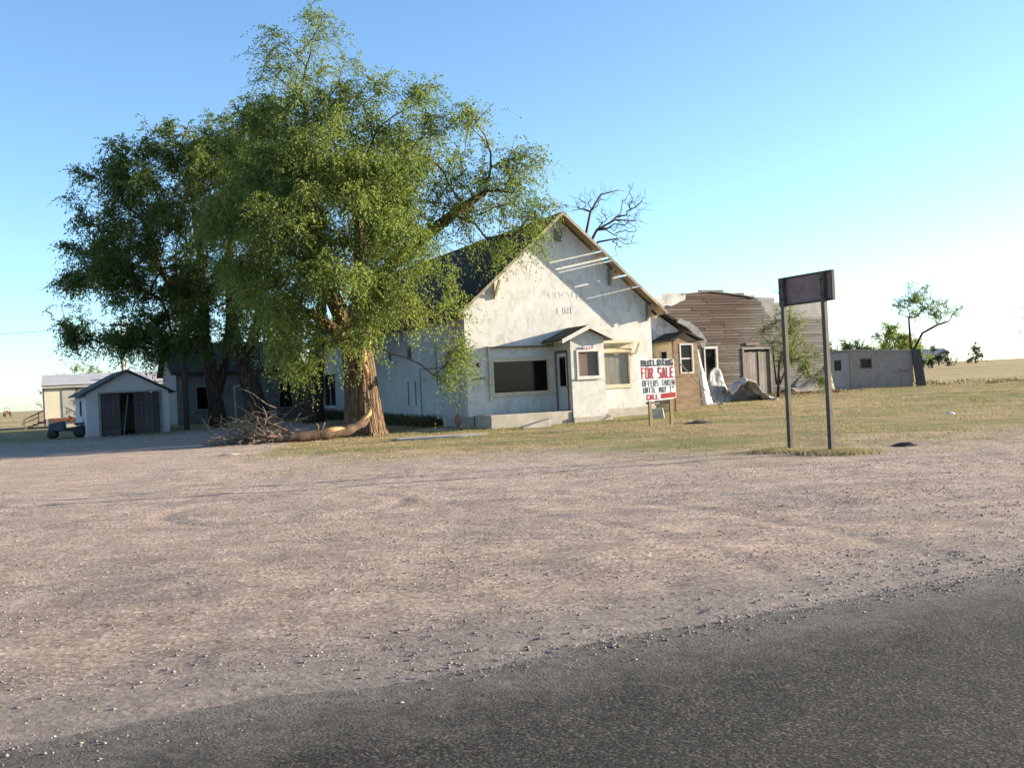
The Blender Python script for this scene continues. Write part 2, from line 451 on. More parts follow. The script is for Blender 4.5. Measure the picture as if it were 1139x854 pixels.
# far fields
far = g.ramp(g.math('DIVIDE', py, 200.0), [(0.30, 0.0), (0.42, 1.0)])
field = g.ramp(g.noise(g.mapv(p, (0.15, 1, 1)), 0.09, 5, 0.65), [(0.3, (0.26, 0.20, 0.10)), (0.52, (0.42, 0.32, 0.17)), (0.75, (0.33, 0.29, 0.14))])
field = g.mix(0.6, field, g.mix(1.0, field, g.ramp(n_mid, [(0.3, 0.65), (0.7, 1.25)]), 'MULTIPLY'))
col = g.mix(far, col, field)
g.color(col)
lump = g.ramp(g.vor(g.mapv(p, (1, 1, 1)), 24.0, 'SMOOTH_F1'), [(0.0, 1.0), (0.5, 0.0)])
lumpm = g.ramp(g.noise(p, 5.0, 5, 0.7), [(0.42, 0.0), (0.62, 1.0)])
hh = g.math('ADD', g.math('MULTIPLY', g.noise(p, 9.0, 9, 0.82), 1.5), g.math('MULTIPLY', g.math('MULTIPLY', lump, lumpm), 0.7))
g.bump(hh, 1.0, 0.055)
M['ground'] = g.m
tag(link('ground', build_ground(), M['ground']), 'gravel lot turning into dry lawn and straw fields', 'ground', kind='structure')

# asphalt highway: one sheet with a ragged edge
g = N('asphalt', 0.9, 0.2)
p = g.pos()
agg = g.vor(p, 88.0, 'F1', 'Color')
a1 = g.ramp(g.sep(agg)[0], [(0.0, (0.014, 0.013, 0.013)), (0.5, (0.036, 0.032, 0.029)), (0.8, (0.062, 0.054, 0.045)), (0.97, (0.13, 0.11, 0.087))])
n1 = g.noise(p, 3.0, 6, 0.7)
a1 = g.mix(0.8, a1, g.mix(1.0, a1, g.ramp(n1, [(0.3, 0.6), (0.7, 1.35)]), 'MULTIPLY'))
off = g.math('ADD', g.math('MULTIPLY', g.sep(p)[0], RN[0]), g.math('MULTIPLY', g.sep(p)[1], RN[1]))
dust = g.ramp(g.math('ADD', g.math('DIVIDE', g.math('SUBTRACT', off, EDGE - 1.6), 1.6), g.math('MULTIPLY', g.math('SUBTRACT', n1, 0.5), 0.9)), [(0.35, 0.0), (1.0, 0.75)])
a1 = g.mix(dust, a1, g.ramp(g.noise(p, 14, 5, 0.7), [(0.3, (0.10, 0.09, 0.08)), (0.7, (0.27, 0.24, 0.21))]))
g.color(a1)
g.bump(g.math('ADD', g.math('MULTIPLY', g.vor(p, 62.0), -0.5), g.math('MULTIPLY', g.noise(p, 13, 8, 0.8), 1.5)), 0.9, 0.026)
M['asphalt'] = g.m
al = np.concatenate([[-400, -100, -30], np.arange(-12, 30, 0.06), [40, 80, 200, 600]])
co, qd = [], []
for i, a in enumerate(al):
    jag = EDGE + 0.16 * mnoise.fractal(Vector((a * 0.7, 1, 0)), 1, 2, 3) + 0.05 * mnoise.fractal(Vector((a * 5, 9, 0)), 1, 2, 3)
    for o_, z in ((-4.2, 0.004), (0.5, 0.02), (EDGE - 0.7, 0.012), (jag, 0.004)):
        co.append((RD[0] * a + RN[0] * o_, RD[1] * a + RN[1] * o_, z))
    if i:
        b = i * 4
        for k in range(3): qd.append((b - 4 + k, b + k, b + k + 1, b - 3 + k))
tag(link('road', mesh_np('road', np.array(co), np.array(qd)), M['asphalt']), 'dark worn asphalt highway with a crumbling dusty edge', 'road', kind='structure')

# ------------------------------------------------------------------ mesh helper
class MB:
    def __init__(s): s.v = []; s.f = []
    def add(s, vs, fs):
        b = len(s.v)
        s.v += [tuple(map(float, v)) for v in vs]
        s.f += [tuple(b + i for i in f) for f in fs]
        return s
    def box(s, x0, x1, y0, y1, z0, z1):
        return s.add([(x0, y0, z0), (x1, y0, z0), (x1, y1, z0), (x0, y1, z0), (x0, y0, z1), (x1, y0, z1), (x1, y1, z1), (x0, y1, z1)],
                     [(0, 3, 2, 1), (4, 5, 6, 7), (0, 1, 5, 4), (1, 2, 6, 5), (2, 3, 7, 6), (3, 0, 4, 7)])
    def hull8(s, p):
        return s.add(p, [(0, 3, 2, 1), (4, 5, 6, 7), (0, 1, 5, 4), (1, 2, 6, 5), (2, 3, 7, 6), (3, 0, 4, 7)])
    def beam(s, p0, p1, w, h, up=(0, 0, 1)):
        p0, p1 = Vector(p0), Vector(p1)
        d = (p1 - p0).normalized(); u = Vector(up)
        sx = d.cross(u)
        if sx.length < 1e-4: sx = d.cross(Vector((1, 0, 0)))
        sx.normalize(); u = sx.cross(d)
        a, b = sx * (w / 2), u * (h / 2)
        return s.hull8([p0 - a - b, p0 + a - b, p1 + a - b, p1 - a - b, p0 - a + b, p0 + a + b, p1 + a + b, p1 - a + b])
    def prism(s, poly, vec):
        n = len(poly); v = Vector(vec)
        vs = [Vector(p) for p in poly] + [Vector(p) + v for p in poly]
        return s.add(vs, [tuple(range(n - 1, -1, -1)), tuple(range(n, 2 * n))] + [(i, (i + 1) % n, n + (i + 1) % n, n + i) for i in range(n)])
    def wall(s, x0, x1, z0, z1, y0, y1, holes, axis='x'):
        xs = sorted({x0, x1, *[h[0] for h in holes], *[h[1] for h in holes]})
        zs = sorted({z0, z1, *[h[2] for h in holes], *[h[3] for h in holes]})
        for a, b in zip(xs, xs[1:]):
            for c, d in zip(zs, zs[1:]):
                mx, mz = (a + b) / 2, (c + d) / 2
                if any(h[0] < mx < h[1] and h[2] < mz < h[3] for h in holes): continue
                if axis == 'x': s.box(a, b, y0, y1, c, d)
                else: s.box(y0, y1, a, b, c, d)
        return s
    def tube(s, pts, rad, n=8, cap=True):
        pts = [Vector(p) for p in pts]
        if not hasattr(rad, '__len__'): rad = [rad] * len(pts)
        b = len(s.v); ref = None
        for i, p in enumerate(pts):
            d = (pts[min(i + 1, len(pts) - 1)] - pts[max(i - 1, 0)]).normalized()
            if ref is None: ref = d.orthogonal().normalized()
            ref = (ref - d * ref.dot(d))
            ref = ref.normalized() if ref.length > 1e-5 else d.orthogonal().normalized()
            bi = d.cross(ref)
            for k in range(n):
                a = 2 * math.pi * k / n
                q = p + (ref * math.cos(a) + bi * math.sin(a)) * rad[i]
                s.v.append(tuple(q))
        for i in range(len(pts) - 1):
            for k in range(n):
                k2 = (k + 1) % n
                s.f.append((b + i * n + k, b + i * n + k2, b + (i + 1) * n + k2, b + (i + 1) * n + k))
        if cap:
            s.f.append(tuple(b + k for k in range(n - 1, -1, -1)))
            s.f.append(tuple(b + (len(pts) - 1) * n + k for k in range(n)))
        return s
    def lathe(s, c, prof, n=20, axis='z'):
        cx, cy, cz = c; b = len(s.v)
        for r, h in prof:
            for k in range(n):
                a = 2 * math.pi * k / n
                u, w = r * math.cos(a), r * math.sin(a)
                s.v.append((cx + u, cy + w, cz + h) if axis == 'z' else ((cx + h, cy + u, cz + w) if axis == 'x' else (cx + u, cy + h, cz + w)))
        for i in range(len(prof) - 1):
            for k in range(n):
                k2 = (k + 1) % n
                s.f.append((b + i * n + k, b + i * n + k2, b + (i + 1) * n + k2, b + (i + 1) * n + k))
        s.f.append(tuple(b + k for k in range(n - 1, -1, -1)))
        s.f.append(tuple(b + (len(prof) - 1) * n + k for k in range(n)))
        return s
    def build(s, name, mat, parent=None, smooth=False, bevel=0.0):
        me = bpy.data.meshes.new(name)
        me.from_pydata(s.v, [], s.f)
        me.update()
        import bmesh
        bm = bmesh.new(); bm.from_mesh(me)
        bmesh.ops.recalc_face_normals(bm, faces=bm.faces)
        bm.to_mesh(me); bm.free()
        if smooth: me.polygons.foreach_set('use_smooth', [True] * len(me.polygons))
        o = link(name, me, mat, parent)
        if bevel:
            m = o.modifiers.new('bevel', 'BEVEL'); m.width = bevel; m.segments = 1; m.limit_method = 'ANGLE'
        return o

def window(parent, x0, x1, z0, z1, y, axis='x', pane=None, frame=None, fw=0.07, mull=0, rail=False, proud=0.04, sign=-1, sill=True):
    """a frame (part) with its pane (sub-part); axis x: wall along x facing -y; axis y: wall along y facing sign*x"""
    f = MB(); pn = MB()
    def bx(m, a0, a1, d0, d1, c0, c1):
        if axis == 'x': m.box(a0, a1, y + d0, y + d1, c0, c1)
        else:
            e = sorted((y - sign * -1 * 0 + sign * -d0, y + sign * -d1))
            m.box(e[0], e[1], a0, a1, c0, c1)
    bx(f, x0 - fw, x0 + 0.02, -proud, 0.07, z0 - fw, z1 + fw)
    bx(f, x1 - 0.02, x1 + fw, -proud, 0.07, z0 - fw, z1 + fw)
    bx(f, x0 + 0.02, x1 - 0.02, -proud, 0.07, z1 - 0.02, z1 + fw)
    bx(f, x0 + 0.02, x1 - 0.02, -proud, 0.07, z0 - fw, z0 + 0.02)
    if sill: bx(f, x0 - fw - 0.05, x1 + fw + 0.05, -proud - 0.06, 0.0, z0 - fw - 0.05, z0 - fw - 0.002)
    for k in range(mull):
        c = x0 + (x1 - x0) * (k + 1) / (mull + 1)
        bx(f, c - 0.025, c + 0.025, -0.005, 0.045, z0 + 0.021, z1 - 0.021)
    if rail: bx(f, x0 + 0.021, x1 - 0.021, -0.008, 0.046, (z0 + z1) / 2 - 0.03, (z0 + z1) / 2 + 0.03)
    bx(pn, x0 + 0.01, x1 - 0.01, 0.05, 0.062, z0 + 0.01, z1 - 0.01)
    fo = f.build('window', frame or M['white_wood'], parent)
    pn.build('pane', pane or M['glass'], fo)
    return fo

# ------------------------------------------------------------------ the white gabled store
A26 = R(26)
house = thing('abandoned_store', 'long white stucco store with a steep front gable and peeling paint', 'building', (-1.715, 39.546, 0), A26)
W, L, EZ, PK = 8.5, 22.0, 4.6, 8.2
w = MB()
w.wall(0, W, 0.45, 4.55, 0, 0.2, [(1.1, 3.57, 1.28, 2.56), (6.0, 7.4, 1.38, 2.96)])
w.prism([(0, 0, 4.55), (W, 0, 4.55), (W, 0, 4.62), (W / 2, 0, PK), (0, 0, 4.62)], (0, 0.2, 0))
w.build('front_wall', M['stucco'], house)
w = MB()
w.wall(0.2, L, 0.0, 4.62, 0.0, 0.2, [(5.5, 5.66, 0.9, 1.96), (6.4, 6.56, 0.9, 1.96), (5.9, 6.45, 2.95, 3.5), (8.5, 8.9, 3.0, 3.4), (17.6, 20.0, 0.95, 2.75)], 'y')
w.build('side_wall', M['stucco_side'], house)
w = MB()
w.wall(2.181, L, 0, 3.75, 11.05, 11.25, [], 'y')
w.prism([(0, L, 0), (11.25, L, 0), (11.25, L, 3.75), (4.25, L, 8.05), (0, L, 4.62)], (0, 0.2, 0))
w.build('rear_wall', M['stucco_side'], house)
w = MB().box(W + 0.002, 11.25, 2.0, 2.18, 0.0, 3.75)
w.prism([(W + 0.002, 2.0, 3.75), (11.25, 2.0, 3.75), (W + 0.002, 2.0, 5.45)], (0, 0.18, 0))
w.box(W - 0.2, W, 0.2, 2.2, 0.0, 4.5)
w.build('wing_wall', M['stucco_peeled'], house)
# near-black sheets behind the openings; the room's darkness is in their colour
MB().wall(0.35, 21, 0.1, 4.4, 0.9, 0.95, [], 'y').build('dark_backing', M['interior'], house)
MB().box(0.96, 8.2, 1.2, 1.25, 0.1, 4.4).build('dark_backing', M['interior'], house)
# foundation
w = MB()
w.box(-0.03, 0.22, -0.03, 0.35, 0.0, 0.449)
w.build('foundation', M['concrete'], house, bevel=0.015)
MB().box(5.262, W + 0.03, -0.06, 0.3, 0.0, 0.449).build('foundation', M['concrete'], house, bevel=0.015)
w = MB().box(0.24, 3.70, -1.5, -0.002, -0.05, 0.5)
w.box(3.70, 5.45, -1.62, -0.07, -0.05, 0.24)
w.build('porch_slab', M['concrete'], house, bevel=0.02)
# roof
SL = 0.85
def rz(x): return 8.24 - SL * abs(x - W / 2)
TH = 0.13
w = MB()
w.hull8([(W / 2, -0.55, rz(W / 2)), (W / 2, L + 0.4, rz(W / 2)), (-0.45, L + 0.4, rz(-0.45)), (-0.45, -0.55, rz(-0.45)),
         (W / 2, -0.55, rz(W / 2) + TH), (W / 2, L + 0.4, rz(W / 2) + TH), (-0.45, L + 0.4, rz(-0.45) + TH), (-0.45, -0.55, rz(-0.45) + TH)])
roof = w.build('roof', M['shingle'], house)
w = MB()
w.hull8([(W / 2, 0.21, rz(W / 2)), (8.95, 0.21, rz(8.95)), (8.95, 1.6, rz(8.95)), (W / 2, 1.6, rz(W / 2)),
         (W / 2, 0.21, rz(W / 2) + TH), (8.95, 0.21, rz(8.95) + TH), (8.95, 1.6, rz(8.95) + TH), (W / 2, 1.6, rz(W / 2) + TH)])
def rz2(x): return 8.24 - 0.628 * (x - W / 2)
w.hull8([(W / 2, 1.601, 8.23), (11.75, 1.601, rz2(11.75)), (11.75, L + .4, rz2(11.75)), (W / 2, L + .4, 8.23),
         (W / 2, 1.601, 8.37), (11.75, 1.601, rz2(11.75) + .1), (11.75, L + .4, rz2(11.75) + .1), (W / 2, L + .4, 8.37)])
w.build('roof', M['shingle'], house)
# overhang boards of the right slope, with the gaps that let streaks of sun through
cuts = [W / 2, 4.9, 5.5, 6.00, 6.07, 6.29, 6.39, 6.45, 6.51, 7.13, 7.21, 7.70, 7.75, 8.3, 8.95]
gaps = {(6.00, 6.07), (6.29, 6.39), (6.45, 6.51), (7.13, 7.21), (7.70, 7.75)}
w = MB()
for a, b in zip(cuts, cuts[1:]):
    if (a, b) in gaps: continue
    w.hull8([(a, -0.55, rz(a) + TH - .03), (b, -0.55, rz(b) + TH - .03), (b, 0.2, rz(b) + TH - .03), (a, 0.2, rz(a) + TH - .03),
             (a, -0.55, rz(a) + TH - .004), (b, -0.55, rz(b) + TH - .004), (b, 0.2, rz(b) + TH - .004), (a, 0.2, rz(a) + TH - .004)])
w.build('overhang_boards', M['raw_wood'], house)
for sgn, xe in ((-1, -0.47), (1, 8.97)):
    w = MB(); a = W / 2 + sgn * .001; b = xe
    w.hull8([(a, -0.58, rz(a) - .0), (b, -0.58, rz(b) - .0), (b, -0.552, rz(b) - .0), (a, -0.552, rz(a) - .0),
             (a, -0.58, rz(a) + TH + .01), (b, -0.58, rz(b) + TH + .01), (b, -0.552, rz(b) + TH + .01), (a, -0.552, rz(a) + TH + .01)])
    w.build('bargeboard', M['worn_board'], house)
for k in range(3):
    MB().beam((W - .1, 0.3 + 0.55 * k, rz(W - .1) - .05), (9.0, 0.3 + 0.55 * k, rz(9.0) - .05), 0.06, 0.11).build('rafter_tail', M['raw_wood'], house)
MB().box(8.96, 8.985, -0.5, 1.55, rz(8.95) - .0, rz(8.95) + .12).build('eave_board', M['worn_board'], house)
for xb in (1.35, 6.55, 8.3):
    w = MB()
    z = rz(xb)
    w.beam((xb, -0.02, z - 0.75), (xb, -0.5, z - 0.10), 0.09, 0.09)
    w.beam((xb, -0.05, z - 0.80), (xb, -0.05, z - 0.08), 0.09, 0.08)
    w.build('bracket', M['grey_wood'] if xb > 2 else M['cream_wood'], house)
MB().box(4.12, 4.42, -0.08, -0.002, 7.25, 7.72).build('vent', M['grey_wood'], house)
w = MB()   # bent strip of flashing at the low end of the wing roof
pts = [(10.9, 4.02), (11.4, 3.80), (11.8, 3.50), (12.1, 3.12), (12.25, 2.85)]
for (a, za), (b, zb) in zip(pts, pts[1:]):
    ra, rb = 0.16 + 0.10 * (a - 10.9), 0.16 + 0.10 * (b - 10.9)
    w.hull8([(a, 1.45, za), (b, 1.45, zb), (b, 1.58, zb), (a, 1.58, za), (a + ra * .5, 1.40, za + ra), (b + rb * .5, 1.40, zb + rb), (b + rb * .5, 1.60, zb + rb), (a + ra * .5, 1.60, za + ra)])
w.build('bent_flashing', M['tin_white'], house)

# left shop window in its bay
window(house, 1.12, 3.55, 1.30, 2.54, 0.06, 'x', M['glass'], M['cream_wood'], 0.06, sill=True, proud=0.08)
w = MB()
w.box(0.92, 1.0, -0.10, -0.002, 1.0, 3.06)
w.box(0.90, 3.74, -0.16, -0.002, 3.06, 3.14)
w.box(1.0, 3.6, -0.05, -0.002, 2.64, 2.74)
w.build('window_bay_trim', M['white_wood'], house)
MB().box(0.88, 3.745, -0.19, -0.161, 3.05, 3.11).build('bay_edge', M['frame_dark'], house)
# right shop window with curtain, roller blind box and canopy
window(house, 6.02, 7.38, 1.40, 2.92, 0.06, 'x', M['curtain_glass'], M['cream_wood'], 0.07, proud=0.06)
w = MB().prism([(5.75, -0.42, 3.10), (5.75, -0.002, 3.14), (5.75, -0.002, 3.24), (5.75, -0.42, 3.15)], (2.0, 0, 0))
w.build('canopy', M['cream_wood'], house)
MB().prism([(5.95, -0.14, 2.74), (5.95, -0.17, 2.86), (5.95, -0.062, 2.96), (5.95, -0.062, 2.70)], (1.45, 0, 0)).build('blind', M['cream_wood'], house)
for x in (5.82, 7.64): MB().beam((x, -0.03, 2.65), (x, -0.36, 3.08), 0.07, 0.07).build('canopy_bracket', M['cream_wood'], house)
# marks on the front wall: black disc for a round hole, dark strip for a slit, faded lettering
MB().lathe((0.50, 0.0, 2.43), [(0.10, -0.02), (0.10, -0.004)], 14, 'y').build('pipe_hole', M['black'], house)
MB().beam((0.08, -0.012, 1.86), (0.78, -0.012, 1.92), 0.02, 0.05).build('slit_strip', M['rust_dark'], house)
g = N('faded_ink', 0.95, 0.05)
g.color(g.ramp(g.noise(g.obj(), 7, 5, 0.8), [(0.40, (0.46, 0.445, 0.415)), (0.58, (0.58, 0.565, 0.53))]))
w = MB()
yq = [-0.003]
def fstroke(a, b, t=0.045):
    yq[0] -= 0.0003
    w.beam((a[0], yq[0], a[1]), (b[0], yq[0], b[1]), 0.002, t, (0, 0, 1)) if False else w.beam((a[0], yq[0], a[1]), (b[0], yq[0], b[1]), t, 0.002, (0, 1, 0))
for x in (3.75, 3.95, 4.05):
    fstroke((x, 4.98), (x, 5.22))
fstroke((3.95, 5.22), (4.20, 5.22)); fstroke((4.20, 5.22), (4.24, 5.02))
for k in range(5):
    a0, a1 = math.pi * k / 5, math.pi * (k + 1) / 5
    fstroke((4.50 + .16 * math.cos(a0), 5.06 + .17 * math.sin(a0)), (4.50 + .16 * math.cos(a1), 5.06 + .17 * math.sin(a1)))
fstroke((4.80, 5.02), (4.84, 5.24)); fstroke((5.02, 4.98), (5.02, 5.24)); fstroke((5.2, 5.05), (5.3, 5.16))
for x in (4.1, 4.36, 4.46, 4.72): fstroke((x, 4.34), (x, 4.6))
fstroke((4.46, 4.46), (4.6, 4.46)); fstroke((4.6, 4.36), (4.6, 4.58)); fstroke((4.72, 4.62), (4.84, 4.62))
w.build('faded_lettering', g.m, house)

# entrance vestibule
VX0, VX1, VY = 3.75, 5.25, -1.5
w = MB()
w.wall(VX0, VX1, 0.24, 3.3, VY, VY + 0.12, [(4.02, 5.02, 1.76, 2.80)])
w.wall(VY + 0.12, -0.002, 0.5, 3.3, VX0, VX0 + 0.12, [(-1.18, -0.30, 0.5, 2.80)], 'y')
w.wall(VY + 0.12, -0.002, 0.24, 3.3, VX1 - 0.12, VX1, [], 'y')
w.prism([(VX0, VY, 3.3), (VX1, VY, 3.3), ((VX0 + VX1) / 2, VY, 3.66)], (0, 0.12, 0))
w.build('vestibule_wall', M['white_wood'], house)
MB().box(VX0 - .03, VX1 + .05, VY - .05, VY - .002, 0.24, 0.48).build('vestibule_skirt', M['white_wood'], house)
vc = (VX0 + VX1) / 2
def vz(x): return 3.78 - 0.44 * abs(x - vc)
w = MB()
for sg in (-1, 1):
    xe = vc + sg * 1.22
    xr = vc + sg * 0.001
    w.hull8([(xr, VY - .26, vz(vc) - .06), (xe, VY - .26, vz(xe) - .06), (xe, -.003, vz(xe) - .06), (xr, -.003, vz(vc) - .06),
             (xr, VY - .26, vz(vc)), (xe, VY - .26, vz(xe)), (xe, -.003, vz(xe)), (xr, -.003, vz(vc))])
w.build('vestibule_roof', M['green_shingle'], house)
w = MB()
for sg in (-1, 1):
    xe = vc + sg * 1.25
    w.hull8([(vc, VY - .295, vz(vc) - .15), (xe, VY - .295, vz(xe) - .15), (xe, VY - .262, vz(xe) - .15), (vc, VY - .262, vz(vc) - .15),
             (vc, VY - .295, vz(vc) + .015), (xe, VY - .295, vz(xe) + .015), (xe, VY - .262, vz(xe) + .015), (vc, VY - .262, vz(vc) + .015)])
w.build('fascia', M['white_wood'], house)
for k in range(4):
    y = VY + .1 + k * .38
    MB().beam((VX0 - .02, y, vz(VX0) - .10), (vc - 1.17, y, vz(vc - 1.17) - .10), 0.05, 0.07).build('rafter_tail', M['white_wood'], house)
window(house, 4.05, 4.99, 1.79, 2.77, VY + 0.03, 'x', M['dusty_glass'], M['white_wood'], 0.06, proud=0.06)
door = MB().wall(-1.14, -0.34, 0.52, 2.76, VX0 + .03, VX0 + .07, [(-1.0, -0.48, 1.45, 2.6)], 'y').build('door', M['grey_door'], house)
MB().box(VX0 + .045, VX0 + .055, -1.0, -0.48, 1.45, 2.6).build('pane', M['glass'], door)
MB().lathe((VX0 + .0, -1.06, 1.4), [(0.03, 0.0), (0.035, 0.02), (0.02, 0.03)], 10, 'x').build('handle', M['rust_dark'], door)
w = MB()
w.box(VX0 - .025, VX0 - .002, -1.24, -1.16, 0.5, 2.86); w.box(VX0 - .025, VX0 - .002, -0.32, -0.24, 0.5, 2.86); w.box(VX0 - .025, VX0 - .002, -1.16, -0.32, 2.78, 2.86)
w.build('door_frame', M['frame_dark'], house)

# hand-lettering built from strokes
FONT = {
 'B': [[(0, 0), (0, 1), (.6, 1), (.75, .85), (.75, .65), (.6, .52), (0, .52)], [(.6, .52), (.8, .38), (.8, .14), (.62, 0), (0, 0)]],
 'U': [[(0, 1), (0, .12), (.12, 0), (.62, 0), (.75, .12), (.75, 1)]],
 'I': [[(.35, 0), (.35, 1)], [(.1, 1), (.6, 1)], [(.1, 0), (.6, 0)]],
 'L': [[(0, 1), (0, 0), (.7, 0)]],
 'D': [[(0, 0), (0, 1), (.5, 1), (.78, .72), (.78, .28), (.5, 0), (0, 0)]],
 'N': [[(0, 0), (0, 1), (.75, 0), (.75, 1)]],
 'G': [[(.75, .88), (.6, 1), (.12, 1), (0, .85), (0, .14), (.12, 0), (.75, 0), (.75, .45), (.42, .45)]],
 'F': [[(0, 0), (0, 1), (.72, 1)], [(0, .52), (.5, .52)]],
 'O': [[(.1, 0), (0, .12), (0, .88), (.1, 1), (.66, 1), (.76, .88), (.76, .12), (.66, 0), (.1, 0)]],
 'R': [[(0, 0), (0, 1), (.62, 1), (.74, .86), (.74, .62), (.62, .48), (0, .48)], [(.35, .48), (.78, 0)]],
 'S': [[(.75, .88), (.62, 1), (.1, 1), (0, .88), (0, .62), (.1, .52), (.65, .48), (.75, .38), (.75, .1), (.65, 0), (0, 0)]],
 'A': [[(0, 0), (.38, 1), (.76, 0)], [(.15, .36), (.61, .36)]],
 'E': [[(.72, 1), (0, 1), (0, 0), (.72, 0)], [(0, .52), (.55, .52)]],
 'T': [[(.38, 0), (.38, 1)], [(0, 1), (.76, 1)]],
 'K': [[(0, 0), (0, 1)], [(.72, 1), (0, .46), (.74, 0)]],
 'M': [[(0, 0), (0, 1), (.42, .35), (.84, 1), (.84, 0)]],
 'Y': [[(0, 1), (.38, .5), (.76, 1)], [(.38, .5), (.38, 0)]],
 'C': [[(.75, .85), (.62, 1), (.12, 1), (0, .85), (0, .15), (.12, 0), (.62, 0), (.75, .15)]],
 '1': [[(.12, .82), (.35, 1), (.35, 0)], [(.12, 0), (.58, 0)]],
 '2': [[(0, .8), (.1, 1), (.65, 1), (.75, .8), (.7, .6), (0, 0), (.75, 0)]],
 '3': [[(0, 1), (.65, 1), (.75, .8), (.6, .54), (.3, .52), (.62, .48), (.76, .25), (.65, 0), (0, 0)]],
}
def letters(mb, text, x0, x1, z0, z1, y, t, jit=0.01, italic=0.0, fit=None):
    n = len(text); adv = (x1 - x0) / (n if not fit else fit); cw = adv * 0.80
    r = random.Random(text)
    for i, ch in enumerate(text):
        if ch not in FONT: continue
        bx, bz = x0 + i * adv + r.uniform(-jit, jit) * .5, r.uniform(-jit, jit)
        for st in FONT[ch]:
            for a, b in zip(st, st[1:]):
                y -= 0.00012
                pa = Vector((bx + a[0] * cw, y, z0 + bz + a[1] * (z1 - z0 - t) + t / 2)); pb = Vector((bx + b[0] * cw, y, z0 + bz + b[1] * (z1 - z0 - t) + t / 2))
                e = (pb - pa).normalized() * t * 0.42
                mb.beam(pa - e, pb + e, t * r.uniform(.85, 1.15), 0.003, (0, 1, 0))
    return mb

plate = MB().box(4.28, 4.76, VY - .073, VY - .062, 2.865, 2.975).build('address_plate', M['sign_white'], house)
letters(MB(), '1113', 4.30, 4.75, 2.875, 2.965, VY - .076, 0.026, 0.002).build('numeral', M['ink_red'], plate)

# tar-papered side entry on the right wing
hx0, hx1, hy0, hy1 = 9.93, 11.18, 0.5, 1.998
w = MB()
w.wall(hx0, hx1, 0.1, 3.15, hy0, hy0 + .12, [(10.25, 10.93, 1.75, 3.02)])
w.wall(hy0 + .12, hy1, 0.1, 3.15, hx1 - .12, hx1, [], 'y')
w.prism([(hx0, hy0, 3.15), (hx1, hy0, 3.15), ((hx0 + hx1) / 2, hy0, 3.46)], (0, 0.12, 0))
w.build('entry_wall', M['tarpaper'], house)
w = MB().wall(hy0 + .12, hy1, 0.1, 3.15, hx0, hx0 + .12, [(0.95, 1.55, 2.0, 2.78)], 'y')
w.build('entry_side', M['cream_wood'], house)
hc = (hx0 + hx1) / 2
w = MB()
for sg in (-1, 1):
    xe = hc + sg * .88
    q = lambda x: 3.56 - .42 * abs(x - hc)
    xr = hc + sg * .001
    w.hull8([(xr, hy0 - .15, q(hc) - .06), (xe, hy0 - .15, q(xe) - .06), (xe, hy1, q(xe) - .06), (xr, hy1, q(hc) - .06),
             (xr, hy0 - .15, q(hc)), (xe, hy0 - .15, q(xe)), (xe, hy1, q(xe)), (xr, hy1, q(hc))])
w.build('entry_roof', M['shingle'], house)
window(house, 10.28, 10.90, 1.78, 2.99, hy0 + .02, 'x', M['glass'], M['white_wood'], 0.045, rail=True, sill=False)
window(house, 0.98, 1.52, 2.03, 2.75, hx0 + .02, 'y', M['glass'], M['white_wood'], 0.045, sign=-1, sill=False)
for (a, b) in ((17.63, 19.97),):
    window(house, a, b, 0.98, 2.72, 0.02, 'y', M['glass'], M['white_wood'], 0.06, mull=1, sign=-1)
# thin conduit and hanging cable on the side wall
MB().tube([(-.03, 3.0, 3.6), (-.03, 3.0, 1.9), (-.04, 2.6, 1.5), (-.05, 2.2, 1.3)], 0.018, 5).build('hanging_cable', M['grey_wood'], house)
w = MB().tube([(-.03, 4.9, 0.4), (-.03, 4.9, 2.45), (-.03, 1.2, 2.45)], 0.02, 5)
w.build('conduit', M['grey_wood'], house)
# the low back wing that turns left at the far end
w = MB()
w.wall(-7.6, -0.002, 0, 3.2, L - .2, L, [(-6.6, -5.8, 1.1, 2.4), (-2.1, -1.3, 1.0, 2.7)])
w.wall(L, L + 5, 0, 3.2, -7.6, -7.4, [], 'y')
w.prism([(-7.4, L, 3.2), (-7.4, L + 5, 3.2), (-7.4, L + 2.5, 4.7)], (-.2, 0, 0))
w.build('back_wing_wall', M['stucco_shaded'], house)
w = MB()
w.hull8([(-7.9, L - .5, 3.05), (-.46, L - .5, 3.05), (-.46, L + 2.5, 4.8), (-7.9, L + 2.5, 4.8), (-7.9, L - .5, 3.15), (-.46, L - .5, 3.15), (-.46, L + 2.5, 4.92), (-7.9, L + 2.5, 4.92)])
w.hull8([(-7.9, L + 2.501, 4.8), (-.46, L + 2.501, 4.8), (-.46, L + 5.4, 3.05), (-7.9, L + 5.4, 3.05), (-7.9, L + 2.501, 4.92), (-.46, L + 2.501, 4.92), (-.46, L + 5.4, 3.15), (-7.9, L + 5.4, 3.15)])
w.build('back_wing_roof', M['shingle'], house)
window(house, -6.57, -5.83, 1.13, 2.37, L - .18, 'x', M['glass'], M['grey_wood'], 0.06)
window(house, -2.07, -1.33, 1.03, 2.67, L - .18, 'x', M['glass'], M['grey_wood'], 0.06)

